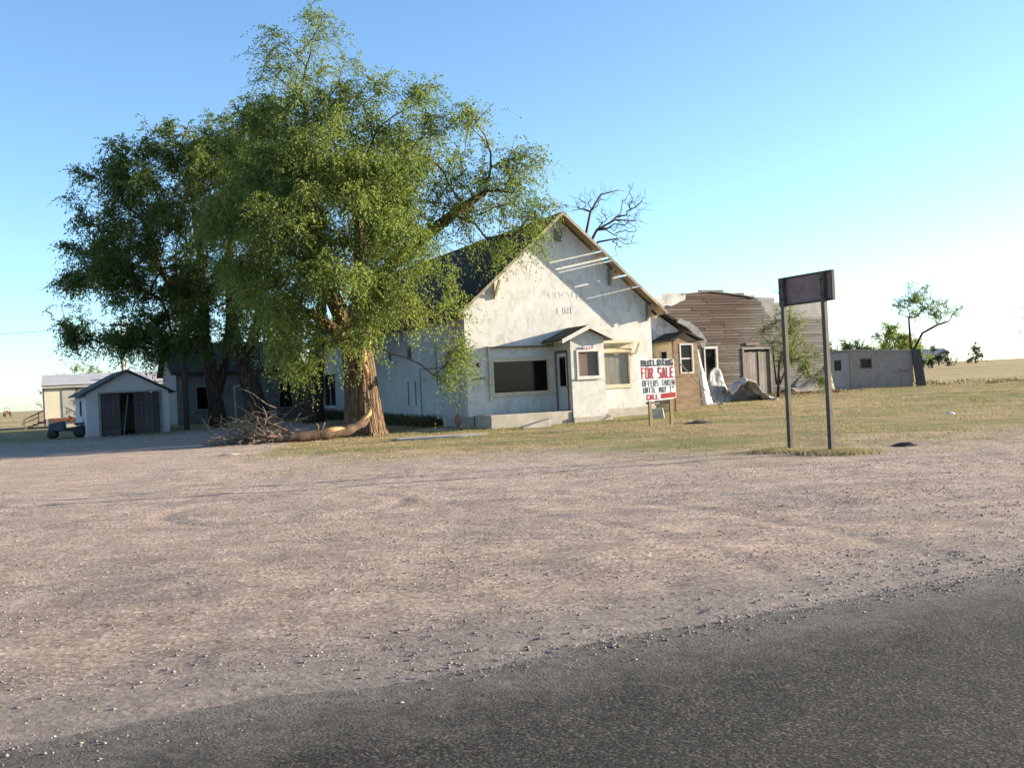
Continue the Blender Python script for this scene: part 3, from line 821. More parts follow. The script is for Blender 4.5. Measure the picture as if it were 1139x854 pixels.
# ------------------------------------------------------------------ brown board barn
barn = thing('board_barn', 'weathered brown plank building with a shallow arched false front', 'building', (7.375, 54.0, 0), A26)
def barn_top(x):
    return float(np.interp(x, [-3, 0.7, 0.72, 1.2, 2.2, 3.9, 5.5, 6.9, 7.4, 7.65, 7.9, 8.15], [5.7, 5.75, 5.4, 5.55, 6.02, 6.17, 6.06, 5.86, 5.5, 5.1, 4.75, 4.6])) if x < 8.15 else 4.6
MB().prism([(-3, .09, .3), (12, .09, .3), (12, .09, 4.55), (8.1, .09, 4.62), (7.6, .09, 5.1), (6.85, .09, 5.8), (3.9, .09, 6.12), (2.2, .09, 5.98), (.8, .09, 5.4), (-3, .09, 5.4)], (0, .06, 0)).build('wall_backing', M['interior'], barn)
w = MB()
rb = random.Random(5)
z = 0.32; row = 0
holes = [(3.38, 4.14, 1.55, 3.12), (5.9, 7.76, 0.2, 2.9)]
while z < 6.2:
    hb = 0.155
    x = -3 - rb.uniform(0, 2)
    while x < 12:
        ln = rb.choice([1.8, 2.4, 3.0, 3.6, 4.2])
        if abs(x + ln - 4.75) < .7 and z > 3.4: ln = 4.75 - x
        a, b = max(x, -3), min(x + ln, 12) - 0.006
        x += ln
        if b - a < .05: continue
        segs = [(a, b)]
        for h in holes:
            if z + hb > h[2] and z < h[3]:
                ns = []
                for s0, s1 in segs:
                    if s1 <= h[0] or s0 >= h[1]: ns.append((s0, s1)); continue
                    if s0 < h[0]: ns.append((s0, h[0]))
                    if s1 > h[1]: ns.append((h[1], s1))
                segs = ns
        for s0, s1 in segs:
            zt = z + hb
            # clip to the roofline, sampling both ends
            xs_ = np.linspace(s0, s1, max(2, int((s1 - s0) / .12)))
            ok = [q for q in xs_ if barn_top(q) > zt - .11]
            if len(ok) < 2: continue
            s0, s1 = ok[0], ok[-1]
            if s1 - s0 < .05 or False: continue
            d = rb.uniform(0, .012); dz = rb.uniform(-.006, .006)
            w.hull8([(s0, -.02 - d, z + dz), (s1, -.02 - d, z), (s1, .085, z), (s0, .085, z + dz), (s0, .015 - d, zt + dz + .012), (s1, .015 - d, zt + .012), (s1, .085, zt + .012), (s0, .085, zt + dz + .012)])
    z += hb; row += 1
w.build('siding', M['barn'], barn)
w = MB()     # curved cap along the roofline
cp = [(2.1, 5.98), (3.0, 6.06), (3.9, 6.13), (4.7, 6.07), (5.6, 5.97), (6.3, 5.88), (6.95, 5.76)]
for (a, za), (b, zb) in zip(cp, cp[1:]):
    w.hull8([(a, -.1, za), (b, -.1, zb), (b, .16, zb), (a, .16, za), (a, -.1, za + .05), (b, -.1, zb + .05), (b, .16, zb + .05), (a, .16, za + .05)])
w.build('roof_edge', M['grey_wood'], barn)
MB().prism([(-3, -.06, 5.15), (.6, -.06, 5.2), (1.0, -.06, 5.42), (1.35, -.06, 5.38), (1.9, -.06, 5.6), (2.25, -.06, 5.72), (2.3, -.06, 6.1), (.74, -.06, 6.06), (.72, -.06, 5.85), (-3, -.06, 5.95)], (0, .012, 0)).build('tin_sheet', M['tin_white'], barn)
MB().prism([(7.0, .16, 4.5), (12.0, .16, 4.55), (12.0, .16, 5.66), (8.45, .16, 5.52), (8.43, .16, 5.80), (7.0, .16, 5.84)], (0, .015, 0)).build('tin_sheet', M['tin_grey'], barn)
w = MB()     # roof skin behind the false front
for k in range(10):
    a0, a1 = math.pi * k / 10, math.pi * (k + 1) / 10
    f_ = lambda a: (4.4 - 7.2 * math.cos(a), 2.8 + 2.55 * math.sin(a))
    (xa, za), (xb, zb) = f_(a0), f_(a1)
    w.hull8([(xa, .2, za), (xb, .2, zb), (xb, 14, zb), (xa, 14, za), (xa, .2, za + .08), (xb, .2, zb + .08), (xb, 14, zb + .08), (xa, 14, za + .08)])
w.build('roof', M['tin'], barn)
w = MB().box(-3, -2.85, .2, 14, .2, 3.0).box(11.7, 11.85, .2, 14, .2, 3.0).box(-2.8, 11.65, 13.9, 14, .2, 4.5)
w.build('side_wall', M['barn'], barn)
d = MB()
for k in range(9):
    x = 5.98 + k * .19 + (.05 if k > 4 else 0)
    d.box(x, x + .18, .0 + (.03 if k == 4 else 0), .05 + (.03 if k == 4 else 0), .38, 2.78 + .02 * (k % 3))
dd = d.build('door', M['grey_wood'], barn)
w = MB().box(5.85, 5.97, -.06, .05, .32, 2.95).box(7.74, 7.86, -.06, .05, .32, 2.95).box(5.85, 7.86, -.07, .04, 2.952, 3.05)
w.build('door_frame', M['grey_wood'], barn)
MB().box(6.1, 7.0, -.10, -.03, 3.18, 3.33).build('rusty_rail', M['rust'], barn)
wf = MB().box(4.08, 4.2, -.06, .05, 1.5, 3.2).box(3.3, 4.079, -.06, .05, 3.06, 3.2).box(3.3, 3.38, -.05, .05, 1.5, 3.058).build('window', M['white_wood'], barn)
MB().box(3.39, 4.07, .06, .07, 1.5, 3.05).build('pane', M['glass'], wf)

# ------------------------------------------------------------------ small shed on the left
shed = thing('wooden_shed', 'small grey gabled shed with dark double doors standing ajar', 'shed', (-19.35, 46.9, 0.15), R(28))
SW, SD = 3.62, 5.0
w = MB()
w.wall(0, SW, 0, 2.0, 0, .1, [(.62, 3.20, 0, 1.98)])
w.prism([(0, 0, 2.0), (SW, 0, 2.0), (SW / 2, 0, 2.95)], (0, .1, 0))
w.wall(.1, SD, 0, 2.0, 0, .1, [(2.0, 2.7, 1.0, 1.7)], 'y')
w.wall(.1, SD, 0, 2.0, SW - .1, SW, [], 'y')
w.box(.1, SW - .1, SD - .1, SD, 0, 2.0)
w.prism([(0, SD - .1, 2.0), (SW, SD - .1, 2.0), (SW / 2, SD - .1, 2.95)], (0, .1, 0))
w.build('wall', stucco('shed_paint', (0.50, 0.49, 0.49), (0.38, 0.36, 0.34), (0.26, 0.24, 0.22), .5, False), shed)
w = MB()
for sg in (-1, 1):
    xe = SW / 2 + sg * (SW / 2 + .30); q = lambda x: 3.06 - .52 * abs(x - SW / 2)
    xr = SW / 2 + sg * .001
    w.hull8([(xr, -.25, q(SW / 2) - .07), (xe, -.25, q(xe) - .07), (xe, SD + .2, q(xe) - .07), (xr, SD + .2, q(SW / 2) - .07),
             (xr, -.25, q(SW / 2)), (xe, -.25, q(xe)), (xe, SD + .2, q(xe)), (xr, SD + .2, q(SW / 2))])
w.build('roof', M['shed_shingle'], shed)
for x0, x1, off_ in ((.64, 1.46, 0), (2.06, 3.18, 0)):
    d = MB(); n = int((x1 - x0) / .2)
    for k in range(n): d.box(x0 + k * (x1 - x0) / n, x0 + (k + 1) * (x1 - x0) / n - .012, .02, .06, .06, 1.94)
    d.box(x0, x1 - .012, -.01, .018, .4, .52); d.box(x0, x1 - .012, -.01, .018, 1.45, 1.57)
    d.build('door', M['dark_door'], shed)
MB().beam((1.58, .3, .02), (1.85, .35, 1.9), .12, .05).build('leaning_board', M['grey_wood'], shed)
w = MB().box(.52, .62, -.04, -.002, 0, 2.06).box(3.20, 3.30, -.04, -.002, 0, 2.06).box(.622, 3.198, -.04, -.002, 1.98, 2.06)
w.build('door_frame', M['grey_wood'], shed)
window(shed, 2.03, 2.67, 1.03, 1.67, .02, 'y', M['glass'], M['frame_dark'], .05, sign=-1, sill=False)

# ------------------------------------------------------------------ mobile home behind the shed
mh = thing('mobile_home', 'long cream mobile home with a pale flat roof behind the shed', 'mobile home', (-28.5, 63.0, 0.35), R(24))
ML, MD = 9.6, 5.0
MB().box(0, ML, 0, MD, .62, 2.5).build('wall', M['mobile_wall'], mh)
MB().box(1.0, 2.3, -.03, -.002, .68, 2.48).build('siding_panel', M['mobile_patch'], mh)
w = MB().hull8([(-.15, -.3, 2.66), (ML + .15, -.3, 2.66), (ML + .15, MD + .3, 2.66), (-.15, MD + .3, 2.66), (-.15, -.2, 2.72), (ML + .15, -.2, 2.72), (ML + .1, MD / 2, 3.38), (-.1, MD / 2, 3.38)])
w.build('roof', M['mobile_roof'], mh)
MB().box(-.1, ML + .1, -.22, -.002, 2.49, 2.65).build('fascia', M['white_wood'], mh)
MB().box(.15, ML, .06, MD - .1, 0, .618).build('skirting', M['mobile_patch'], mh)
MB().box(.3, 2.9, -.16, -.002, .46, .64).build('red_beam', M['red_beam'], mh)
MB().box(-.10, -.002, -.02, MD, .2, 2.48).build('end_wall', M['purple_trim'], mh)
MB().box(3.6, 3.9, .3, .6, 2.75, 3.1).build('roof_vent', M['grey_wood'], mh)
steps = thing('wooden_steps', 'dark wooden steps with a railing at the left end of the mobile home', 'steps', (-29.75, 62.9, .35), R(24))
steps.scale = (.62, .62, .62)
w = MB()
for k in range(4): w.box(-.1 + .42 * k, .32 + .42 * k + .02, -.4, .7, .18 * k + .02, .18 * k + .22)
w.box(1.2, 1.85, -.5, 1.0, .6, .76)
w.build('tread', M['frame_dark'], steps)
w = MB().beam((0, -.42, 0), (0, -.42, 1.1), .09, .09).beam((1.3, -.42, .5), (1.3, -.42, 1.75), .09, .09).beam((-.05, -.42, 1.02), (1.8, -.42, 1.85), .06, .12).beam((-.3, -.42, .6), (1.3, -.42, 1.2), .05, .1)
w.build('railing', M['frame_dark'], steps)

# ------------------------------------------------------------------ concrete outbuilding on the right
blk = thing('block_outbuilding', 'low grey concrete block outbuilding with two small square windows', 'outbuilding', (20.3, 62.0, .2), R(6))
BL = 3.9
w = MB().wall(0, BL, 0, 2.28, 0, .2, [(.65, 1.35, 1.42, 2.0)])
w.prism([(0, 0, 2.28), (BL, 0, 2.28), (BL, 0, 2.34), (0, 0, 2.52)], (0, .2, 0))
w.prism([(0, 4.0, 0), (BL, 4.0, 0), (BL, 4.0, 2.34), (0, 4.0, 2.52)], (0, .2, 0)); w.box(BL - .2, BL, .2, 4.0, 0, 2.33); w.box(0, .2, .2, 4.0, 0, 2.5)
w.build('wall', M['concrete_block'], blk)
MB().hull8([(-.06, -.07, 2.525), (BL + .06, -.07, 2.335), (BL + .06, 4.26, 2.335), (-.06, 4.26, 2.525), (-.06, -.07, 2.60), (BL + .06, -.07, 2.41), (BL + .06, 4.26, 2.41), (-.06, 4.26, 2.60)]).build('roof', M['concrete'], blk)
sf = MB().wall(-1.2, -.002, 0, 2.36, .05, .2, [(-.96, -.52, 1.36, 1.98)])
sf.box(-1.2, -1.05, .2, 3.0, 0, 2.36); sf.box(-1.05, -.01, .2, 3.0, 2.26, 2.36)
so = sf.build('side_annex', stucco('annex_paint', (0.33, 0.325, 0.325), (0.25, 0.235, 0.22), (0.16, 0.15, 0.14), .7, False), blk)
MB().box(-.98, -.50, .12, .14, 1.34, 2.0).build('pane', M['glass'], so)
window(blk, .68, 1.32, 1.45, 1.97, .03, 'x', M['glass'], M['frame_dark'], .05, sill=False)
MB().hull8([(BL + .06, -.5, -.05), (BL + .62, -.45, -.05), (BL + .62, -.3, -.05), (BL + .06, -.32, -.05), (BL - .06, -.2, 2.42), (BL + .48, -.2, 2.42), (BL + .48, -.08, 2.42), (BL - .06, -.08, 2.42)]).build('leaning_door', M['dark_door'], blk)
MB().beam((2.7, -.012, 1.15), (2.8, -.012, 1.18), .02, .12).beam((3.0, -.012, 1.2), (3.7, -.012, 1.12), .02, .07).build('wall_stain', M['rust'], blk)

# ------------------------------------------------------------------ tall rusty road sign
s0, s1 = Vector((5.36, 20.28)), Vector((5.98, 19.02))
sv = (s1 - s0); sl = sv.length
sg_ = thing('road_sign', 'blank rusty sign panel on two tall steel posts', 'sign', (s0.x, s0.y, 0), math.atan2(sv.y, sv.x))
w = MB().box(.0, sl, -.02, .015, 2.86, 3.34).build('sign_panel', M['rust'], sg_)
w = MB().box(-.03, sl + .03, -.035, .03, 3.342, 3.38).box(-.03, sl + .03, -.035, .03, 2.82, 2.858).box(-.03, -.002, -.035, .03, 2.86, 3.34).box(sl + .002, sl + .03, -.035, .03, 2.86, 3.34)
w.build('panel_rim', M['rust_dark'], sg_)
for x in (.13, sl - .17):
    w = MB().box(x - .045, x + .045, -.11, -.022, -.1, 3.36)
    w.build('post', M['post'], sg_, bevel=.008)
for x in (.13, sl - .17):
    for zz in (2.95, 3.22): MB().lathe((x, -.12, zz), [(.02, -.02), (.02, .0)], 8, 'y').build('bolt', M['rust_dark'], sg_)

# ------------------------------------------------------------------ for-sale sign
fs = thing('sale_sign', 'white hand-lettered building for sale sign with black and red letters', 'sign', (4.28, 34.2, 0.0), R(25))
fs.scale = (1.10, 1, 1)
MB().prism([(0.0, 0, 2.24), (1.19, 0, 2.20), (1.22, 0, .90), (.98, 0, .86), (.26, 0, .83), (.10, 0, .86), (.09, 0, 1.02), (0.02, 0, 1.05)], (0, .018, 0)).build('board', M['sign_white'], fs)
letters(MB(), 'BUILDING', .03, 1.19, 1.97, 2.19, -.004, .050, .012).build('lettering', M['ink_black'], fs)
letters(MB(), 'FOR SALE', .03, 1.21, 1.56, 1.94, -.004, .048, .012).build('lettering', M['ink_red'], fs)
letters(MB(), 'OFFERS TAKEN', .05, 1.215, 1.31, 1.52, -.004, .022, .006).build('lettering', M['ink_black'], fs)
w = letters(MB(), 'UNTIL MAY 1', .06, 1.10, 1.09, 1.29, -.004, .021, .006)
letters(w, 'ST', 1.10, 1.19, 1.22, 1.29, -.004, .014, .002)
w.build('lettering', M['ink_black'], fs)
letters(MB(), 'CALL', .17, .62, .87, 1.06, -.004, .040, .01).build('lettering', M['ink_red'], fs)
MB().prism([(.66, -.004, .885), (1.205, -.004, .915), (1.20, -.004, 1.085), (.67, -.004, 1.06)], (0, .0035, 0)).build('red_patch', M['ink_red'], fs)
for x in (.29, 1.04):
    MB().box(x - .05, x + .05, .02, .10, -.1, 1.9).build('post', M['post_yellow'], fs, bevel=.006)
MB().box(.2, 1.12, .101, .13, .72, .80).build('crossbar', M['grey_wood'], fs)

# ------------------------------------------------------------------ trees
def leaf_mesh(name, pos, axis, length, width, mat, parent):
    n = len(pos)
    axis = axis / (np.linalg.norm(axis, axis=1, keepdims=True) + 1e-9)
    r = rng.normal(size=(n, 3)); side = np.cross(axis, r)
    side /= (np.linalg.norm(side, axis=1, keepdims=True) + 1e-9)
    nrm = np.cross(axis, side)
    L_ = length[:, None]; W_ = (length * width)[:, None]
    v = np.empty((n, 4, 3), np.float32)
    v[:, 0] = pos; v[:, 1] = pos + axis * L_ * .5 + side * W_ + nrm * L_ * .08
    v[:, 2] = pos + axis * L_; v[:, 3] = pos + axis * L_ * .5 - side * W_ + nrm * L_ * .08
    q = np.arange(n * 4).reshape(n, 4)
    return link(name, mesh_np(name, v.reshape(-1, 3), q, False), mat, parent)

def skeleton(trunk, lobes, dens, seed, step=.5, wig=.10):
    """trunk: list of (x,y,z,r) chains (first one is the main stem). Grows limbs to the lobes, then twigs to points inside them"""
    r = np.random.default_rng(seed)
    nodes = []; par = []; path = []; minr = []
    def addn(p, pa, mr=0.0):
        nodes.append(np.array(p, float)); par.append(pa)
        path.append(0 if pa < 0 else path[pa] + np.linalg.norm(nodes[-1] - nodes[pa])); minr.append(mr)
        return len(nodes) - 1
    forks = []
    for ch in trunk:
        if not nodes: pa = -1
        else:
            d = [np.linalg.norm(np.array(ch[0][:3]) - q) for q in nodes]; pa = int(np.argmin(d))
        for (x, y, z, rr) in ch:
            pa = addn((x, y, z), pa, rr)
        forks.append(pa)
    nt = len(nodes); fork_z = nodes[forks[0]][2]
    ok_root = [i for i in range(nt) if nodes[i][2] > fork_z * .72]
    active = list(ok_root)
    def attach(p, maxr, arch, is_limb):
        nd = np.array([nodes[i] for i in active]); pl = np.array([path[i] for i in active])
        d = np.linalg.norm(nd - p, axis=1)
        cost = d + .22 * pl + np.maximum(0, nd[:, 2] - p[2]) * .35
        i = active[int(np.argmin(cost))]; dd = np.linalg.norm(nodes[i] - p)
        k = max(1, int(dd / step)); a = nodes[i].copy(); pa = i
        for s in range(1, k + 1):
            t = s / k
            q = a + (p - a) * t + np.array([0, 0, arch * dd * 4 * t * (1 - t)]) + (r.normal(size=3) * wig * (step if s < k else 0))
            pa = addn(q, pa, maxr * (1 - .6 * t) if is_limb else 0)
            active.append(pa)
        return pa
    tips = []
    base = np.array(trunk[0][-1][:3])
    lobs = sorted(lobes, key=lambda l: np.linalg.norm(np.array(l[:3]) - base))
    for l in lobs:
        attach(np.array(l[:3]) - np.array([0, 0, l[3] * .3]), .07 if l[3] > 1.2 else .035, .08, True)
    pts = []
    for l in lobs:
        n = int(dens * l[3] ** 2.4) + 4
        d = r.normal(size=(n, 3)); d /= np.linalg.norm(d, axis=1, keepdims=True)
        rad = r.random(n) ** .45
        p = np.array(l[:3]) + d * (rad * l[3])[:, None] * np.array([1, 1, .95])
        for q in p:
            if mnoise.noise(Vector(q * .55) + Vector((seed * 3.1, 0, 0))) > -.22: pts.append(q)
    pts.sort(key=lambda q: np.linalg.norm(q - base))
    for q in pts: tips.append(attach(q, 0, .05, False))
    nodes_ = np.array(nodes); par_ = np.array(par)
    ex = 1.95; acc = np.zeros(len(nodes)); kids = [[] for _ in nodes]
    for i in range(len(nodes) - 1, -1, -1):
        if acc[i] == 0: acc[i] = .011 ** ex
        if par_[i] >= 0: acc[par_[i]] += acc[i]; kids[par_[i]].append(i)
    rad = np.maximum(acc ** (1 / ex), np.array(minr))
    for i in range(nt): rad[i] = minr[i]
    for i in range(nt, len(nodes)): rad[i] = min(rad[i], rad[par_[i]] * .97)
    return nodes_, par_, rad, kids, tips, nt

def limbs_mb(mb, nodes, par, rad, kids, nt, min_r=0.0):
    """one tube per chain, following the thickest child"""
    start = [i for i in range(nt, len(nodes)) if par[i] < nt]
    stack = list(start)
    while stack:
        i = stack.pop()
        ch = [par[i], i]
        while kids[ch[-1]]:
            ks = sorted(kids[ch[-1]], key=lambda q: -rad[q])
            stack += ks[1:]
            ch.append(ks[0])
        rs = [rad[q] for q in ch]; rs[0] = min(rs[0], rs[1] * 1.15)
        n = 9 if rs[1] > .12 else (6 if rs[1] > .04 else 4)
        mb.tube([nodes[q] for q in ch], rs, n, cap=False)

def foliage(nodes, tips, par, sprays, nleaf, length, droop, lsz, seed, thin=None, base=None):
    r = np.random.default_rng(seed)
    T = np.array(nodes)[tips]; P = np.array(nodes)[par[tips]]
    k = np.array([sprays * (thin(*(t + base)) if thin else 1.0) * (.75 + 1.1 * mnoise.noise(Vector(t * .9))) for t in T]) * r.uniform(.4, 1.6, len(T))
    cnt = np.maximum(1, k).astype(int)
    n = int(cnt.sum())
    org = np.repeat(T, cnt, 0); out = np.repeat(T - P, cnt, 0)
    org = org - out * r.random((n, 1)) * 1.0 + r.normal(size=(n, 3)) * .06
    out /= (np.linalg.norm(out, axis=1, keepdims=True) + 1e-6)
    d = out * .55 + r.normal(size=(n, 3)) * .75; d[:, 2] -= .12
    d /= np.linalg.norm(d, axis=1, keepdims=True)
    ln = length * r.uniform(.45, 1.25, n)
    t = np.tile(np.linspace(.12, 1, nleaf), n).reshape(n, nleaf) + r.normal(size=(n, nleaf)) * .03
    pos = org[:, None] + d[:, None] * (t * ln[:, None])[..., None]
    pos[..., 2] -= droop * (t ** 2) * ln[:, None]
    pos += r.normal(size=pos.shape) * .025
    ax = d[:, None] * .6 + r.normal(size=pos.shape) * .6
    ax[..., 2] -= .45 * droop + .2 * t
    k = n * nleaf
    return pos.reshape(-1, 3), ax.reshape(-1, 3), lsz * r.uniform(.6, 1.25, k), (org, d, ln)

def tree(name, label, base, trunk, lobes, dens, sprays, nleaf, length, droop, lsz, seed, lmat, bmat, group=None, twig_frac=.25, trunk_mb=None, cat='tree', wig=.10, step=.5, thin=None):
    b = np.array(base)
    root = thing(name, label, cat, base, 0, group)
    tr = [[(x - b[0], y - b[1], z - b[2], r_) for x, y, z, r_ in ch] for ch in trunk]
    lb = [(l[0] - b[0], l[1] - b[1], l[2] - b[2], l[3]) for l in lobes]
    nodes, par, rad, kids, tips, nt = skeleton(tr, lb, dens, seed, step, wig)
    mb = trunk_mb(tr) if trunk_mb else MB()
    if not trunk_mb:
        for ch in tr: mb.tube([c[:3] for c in ch], [c[3] for c in ch], 14)
    mb.build('trunk', bmat, root, smooth=True)
    lm = MB(); limbs_mb(lm, nodes, par, rad, kids, nt)
    if sprays:
        pos, ax, lz, (org, d, ln) = foliage(nodes, np.array(tips), par, sprays, nleaf, length, droop, lsz, seed, thin, b)
        for i in range(int(len(org) * twig_frac)):
            j = rng.integers(len(org)); o, dd, l_ = org[j], d[j], ln[j]
            pts = [o + dd * l_ * t - np.array([0, 0, droop * t * t * l_]) for t in (0, .5, 1)]
            lm.tube(pts, [.008, .006, .004], 3, cap=False)
    lm.build('limbs', bmat, root, smooth=True)
    if sprays: leaf_mesh('crown', pos, ax, lz, .30, lmat, root)
    return root

def fat_trunk(tr):
    """ridged trunk with a root flare"""
    mb = MB(); ch = tr[0]; n = 56
    zs = np.linspace(0, 1, 26)
    P = np.array([c[:3] for c in ch]); Rr = np.array([c[3] for c in ch]); tt = np.linspace(0, 1, len(ch))
    b = len(mb.v)
    for t in zs:
        c = [np.interp(t, tt, P[:, k]) for k in range(3)]; r_ = np.interp(t, tt, Rr)
        fl = max(0, 1 - t * 4.5)
        for k in range(n):
            a = 2 * math.pi * k / n
            rr = r_ * (1 + .06 * math.sin(a * 9 + 3 * t) * (.5 + .5 * math.sin(t * 7 + k)) + .09 * mnoise.fractal(Vector((math.cos(a) * 2.2, math.sin(a) * 2.2, t * 2.0)), 1, 2, 3))
            rr += .28 * fl * fl * (1 + math.sin(a * 5 + 1)) * r_ * .55
            mb.v.append((c[0] + rr * math.cos(a), c[1] + rr * math.sin(a), c[2]))
    for i in range(len(zs) - 1):
        for k in range(n):
            k2 = (k + 1) % n
            mb.f.append((b + i * n + k, b + i * n + k2, b + (i + 1) * n + k2, b + (i + 1) * n + k))
    for c2 in tr[1:]: mb.tube([c[:3] for c in c2], [c[3] for c in c2], 16)
    return mb

main_lobes = [(-6.88, 38.5, 14.77, 1.41), (-8.05, 39.5, 13.5, 1.65), (-5.77, 37.5, 13.2, 1.47), (-4.32, 38.5, 12.1, 1.84), (-7.25, 37.0, 11.23, 2.25), (-5.13, 36.5, 10.2, 2.54), (-8.72, 37.5, 9.96, 2.28),
  (-6.37, 35.0, 8.09, 2.59), (-3.82, 37.0, 8.81, 2.41), (-8.17, 36.0, 7.26, 2.35), (-4.86, 34.8, 6.42, 2.45), (-3.39, 36.0, 5.77, 2.0), (-7.24, 35.5, 5.1, 1.85), (-4.73, 35.3, 4.6, 1.6), (-3.08, 37.0, 4.8, 1.3),
  (-7.03, 35.7, 3.3, 0.86), (-6.2, 35.8, 3.6, .9), (-2.0, 37.8, 4.2, 0.93), (-1.8, 37.4, 2.9, 0.8), (-2.35, 37.4, 1.9, 0.55), (-0.37, 38.0, 10.65, 1.65), (-1.48, 38.5, 8.81, 1.67), (0.38, 38.0, 9.12, 1.59),
  (1.28, 38.5, 8.34, 1.0), (-0.71, 39.0, 7.6, 1.4), (0.95, 38.2, 7.2, 0.85), (-2.63, 39.5, 10.78, 1.55), (-7.57, 42.0, 11.05, 2.19), (-5.1, 42.0, 9.1, 2.19), (-8.3, 37.0, 4.2, 1.1), (-6.9, 36.2, 2.7, .7), (-7.9, 36.6, 3.2, .8), (-7.6, 36.0, 9.0, 1.9), (-9.9, 37.2, 8.2, 1.3), (-9.6, 37.0, 5.8, 1.1), (-2.9, 38.0, 12.4, .9), (-8.2, 38.6, 15.0, .8), (-1.0, 38.2, 11.9, .8), (.9, 38.0, 10.2, .8), (-5.4, 35.6, 7.4, 1.8), (-6.2, 37, 12.3, 1.6)]
tb = (-5.55, 38.3, 0.0)
main_trunk = [[(-5.55, 38.3, -.15, .80), (-5.56, 38.3, .5, .72), (-5.58, 38.3, 1.5, .62), (-5.62, 38.3, 2.5, .60), (-5.7, 38.3, 3.3, .58), (-5.75, 38.25, 3.9, .50)],
  [(-5.85, 38.2, 3.7, .36), (-6.3, 37.8, 4.9, .32), (-6.9, 37.5, 6.4, .26), (-7.3, 37.6, 8.2, .21), (-7.3, 37.8, 10.2, .15), (-7.1, 38.2, 12.2, .10)],
  [(-5.55, 38.3, 3.7, .36), (-5.0, 38.2, 5.0, .32), (-4.2, 38.1, 6.3, .28), (-3.0, 38.2, 7.2, .23), (-1.9, 38.3, 8.0, .18), (-.6, 38.2, 8.8, .12)],
  [(-5.7, 38.5, 3.7, .34), (-5.6, 39.3, 5.4, .28), (-5.6, 39.8, 7.4, .22), (-5.6, 39.2, 9.6, .16)],
  [(-5.95, 38.0, 3.5, .24), (-6.6, 37.2, 4.2, .17), (-7.4, 36.6, 4.7, .11)]]
elm = tree('elm_tree', 'largest sunlit elm with a thick ridged trunk beside the white store', tb, main_trunk, main_lobes, 8.5, 22, 18, .92, .6, .082, 3, M['leaf'], M['bark'], 'big elm trees shading the store', .25, fat_trunk,
  thin=lambda x, y, z: (.55 if x > -4.2 and z < 4.4 else 1) * (.55 if z > 13 else (.85 if z > 11 else 1.1)) * (.7 if x > -1.2 and z > 5 else (.9 if x > -2.8 and z > 6 else 1.1)))
# torn strip of bare wood where the limb came off
w = MB()
for a, b_, t in (((.18, -.66, 2.55), (.22, -.60, 3.25), .15), ((.30, -.60, 2.1), (.20, -.66, 2.7), .11), ((.34, -.46, 3.2), (.42, -.38, 4.0), .20)):
    w.tube([a, ((a[0] + b_[0]) / 2, (a[1] + b_[1]) / 2 - .03, (a[2] + b_[2]) / 2), b_], [.03, t, .03], 7)
w.build('torn_scar', M['torn_wood'], elm, smooth=True)

left_lobes = [(-14.2, 49.5, 13.0, 1.7), (-16.3, 48.2, 4.7, 1.2), (-14.4, 47.8, 4.9, 1.2), (-17.23, 50.0, 13.7, 1.96), (-15.6, 51.0, 13.5, 2.22), (-19.3, 50.0, 12.0, 1.83), (-16.45, 48.0, 10.91, 2.5), (-19.62, 49.0, 9.97, 1.62), (-20.3, 49.0, 7.45, 1.45), (-17.63, 48.0, 8.25, 2.3),
  (-14.86, 48.0, 9.37, 2.5), (-16.2, 48.5, 6.9, 1.8), (-13.99, 49.0, 7.5, 1.8), (-18.54, 49.0, 5.86, 1.5), (-16.87, 49.5, 4.6, 1.1), (-15.5, 50.0, 4.6, 0.8), (-19.63, 50.5, 4.6, 0.8), (-13.61, 52.0, 14.2, 2.03), (-21.2, 49.5, 5.9, .9), (-17.6, 49.3, 5.0, 1.0), (-21.4, 49.5, 6.8, .8), (-20.6, 49.5, 5.0, .8), (-19.6, 49, 8.3, 1.5), (-16.6, 48.8, 4.3, .9), (-15.2, 48.8, 4.3, .8), (-18.2, 49.2, 4.4, .8), (-15.0, 47.6, 6.6, 1.4), (-18.3, 49.4, 12.6, 1.5), (-16.1, 49.3, 5.2, 1.1), (-14.8, 49.6, 5.6, 1.0), (-18.9, 49.8, 4.9, .8), (-17.0, 47.4, 7.4, 1.5), (-15.6, 47.4, 8.4, 1.7), (-18.6, 48.2, 9.4, 1.6)]
tree('elm_tree', 'dark shaded elm farthest left, spreading over the small shed', (-14.7, 51.5, .26),
     [[(-14.7, 51.5, 0.1, .46), (-14.75, 51.4, 1.5, .38), (-14.9, 51.2, 3.5, .34), (-15.1, 50.9, 5.0, .30)],
      [(-15.1, 50.9, 4.9, .25), (-15.9, 50.2, 6.6, .20), (-16.8, 49.5, 8.4, .15), (-17.2, 49.2, 10.5, .11)],
      [(-15.0, 50.9, 4.8, .24), (-14.8, 50.6, 7.0, .2), (-14.9, 50.2, 9.5, .15), (-15.2, 50.5, 12, .1)],
      [(-14.8, 51.3, 1.4, .26), (-14.2, 51.5, 3.4, .22), (-13.9, 51.5, 5.5, .19), (-13.8, 51.6, 9, .13)]],
     left_lobes, 7.0, 24, 16, .75, .45, .105, 12, M['leaf_dark'], M['bark_grey'], 'big elm trees shading the store', .15)
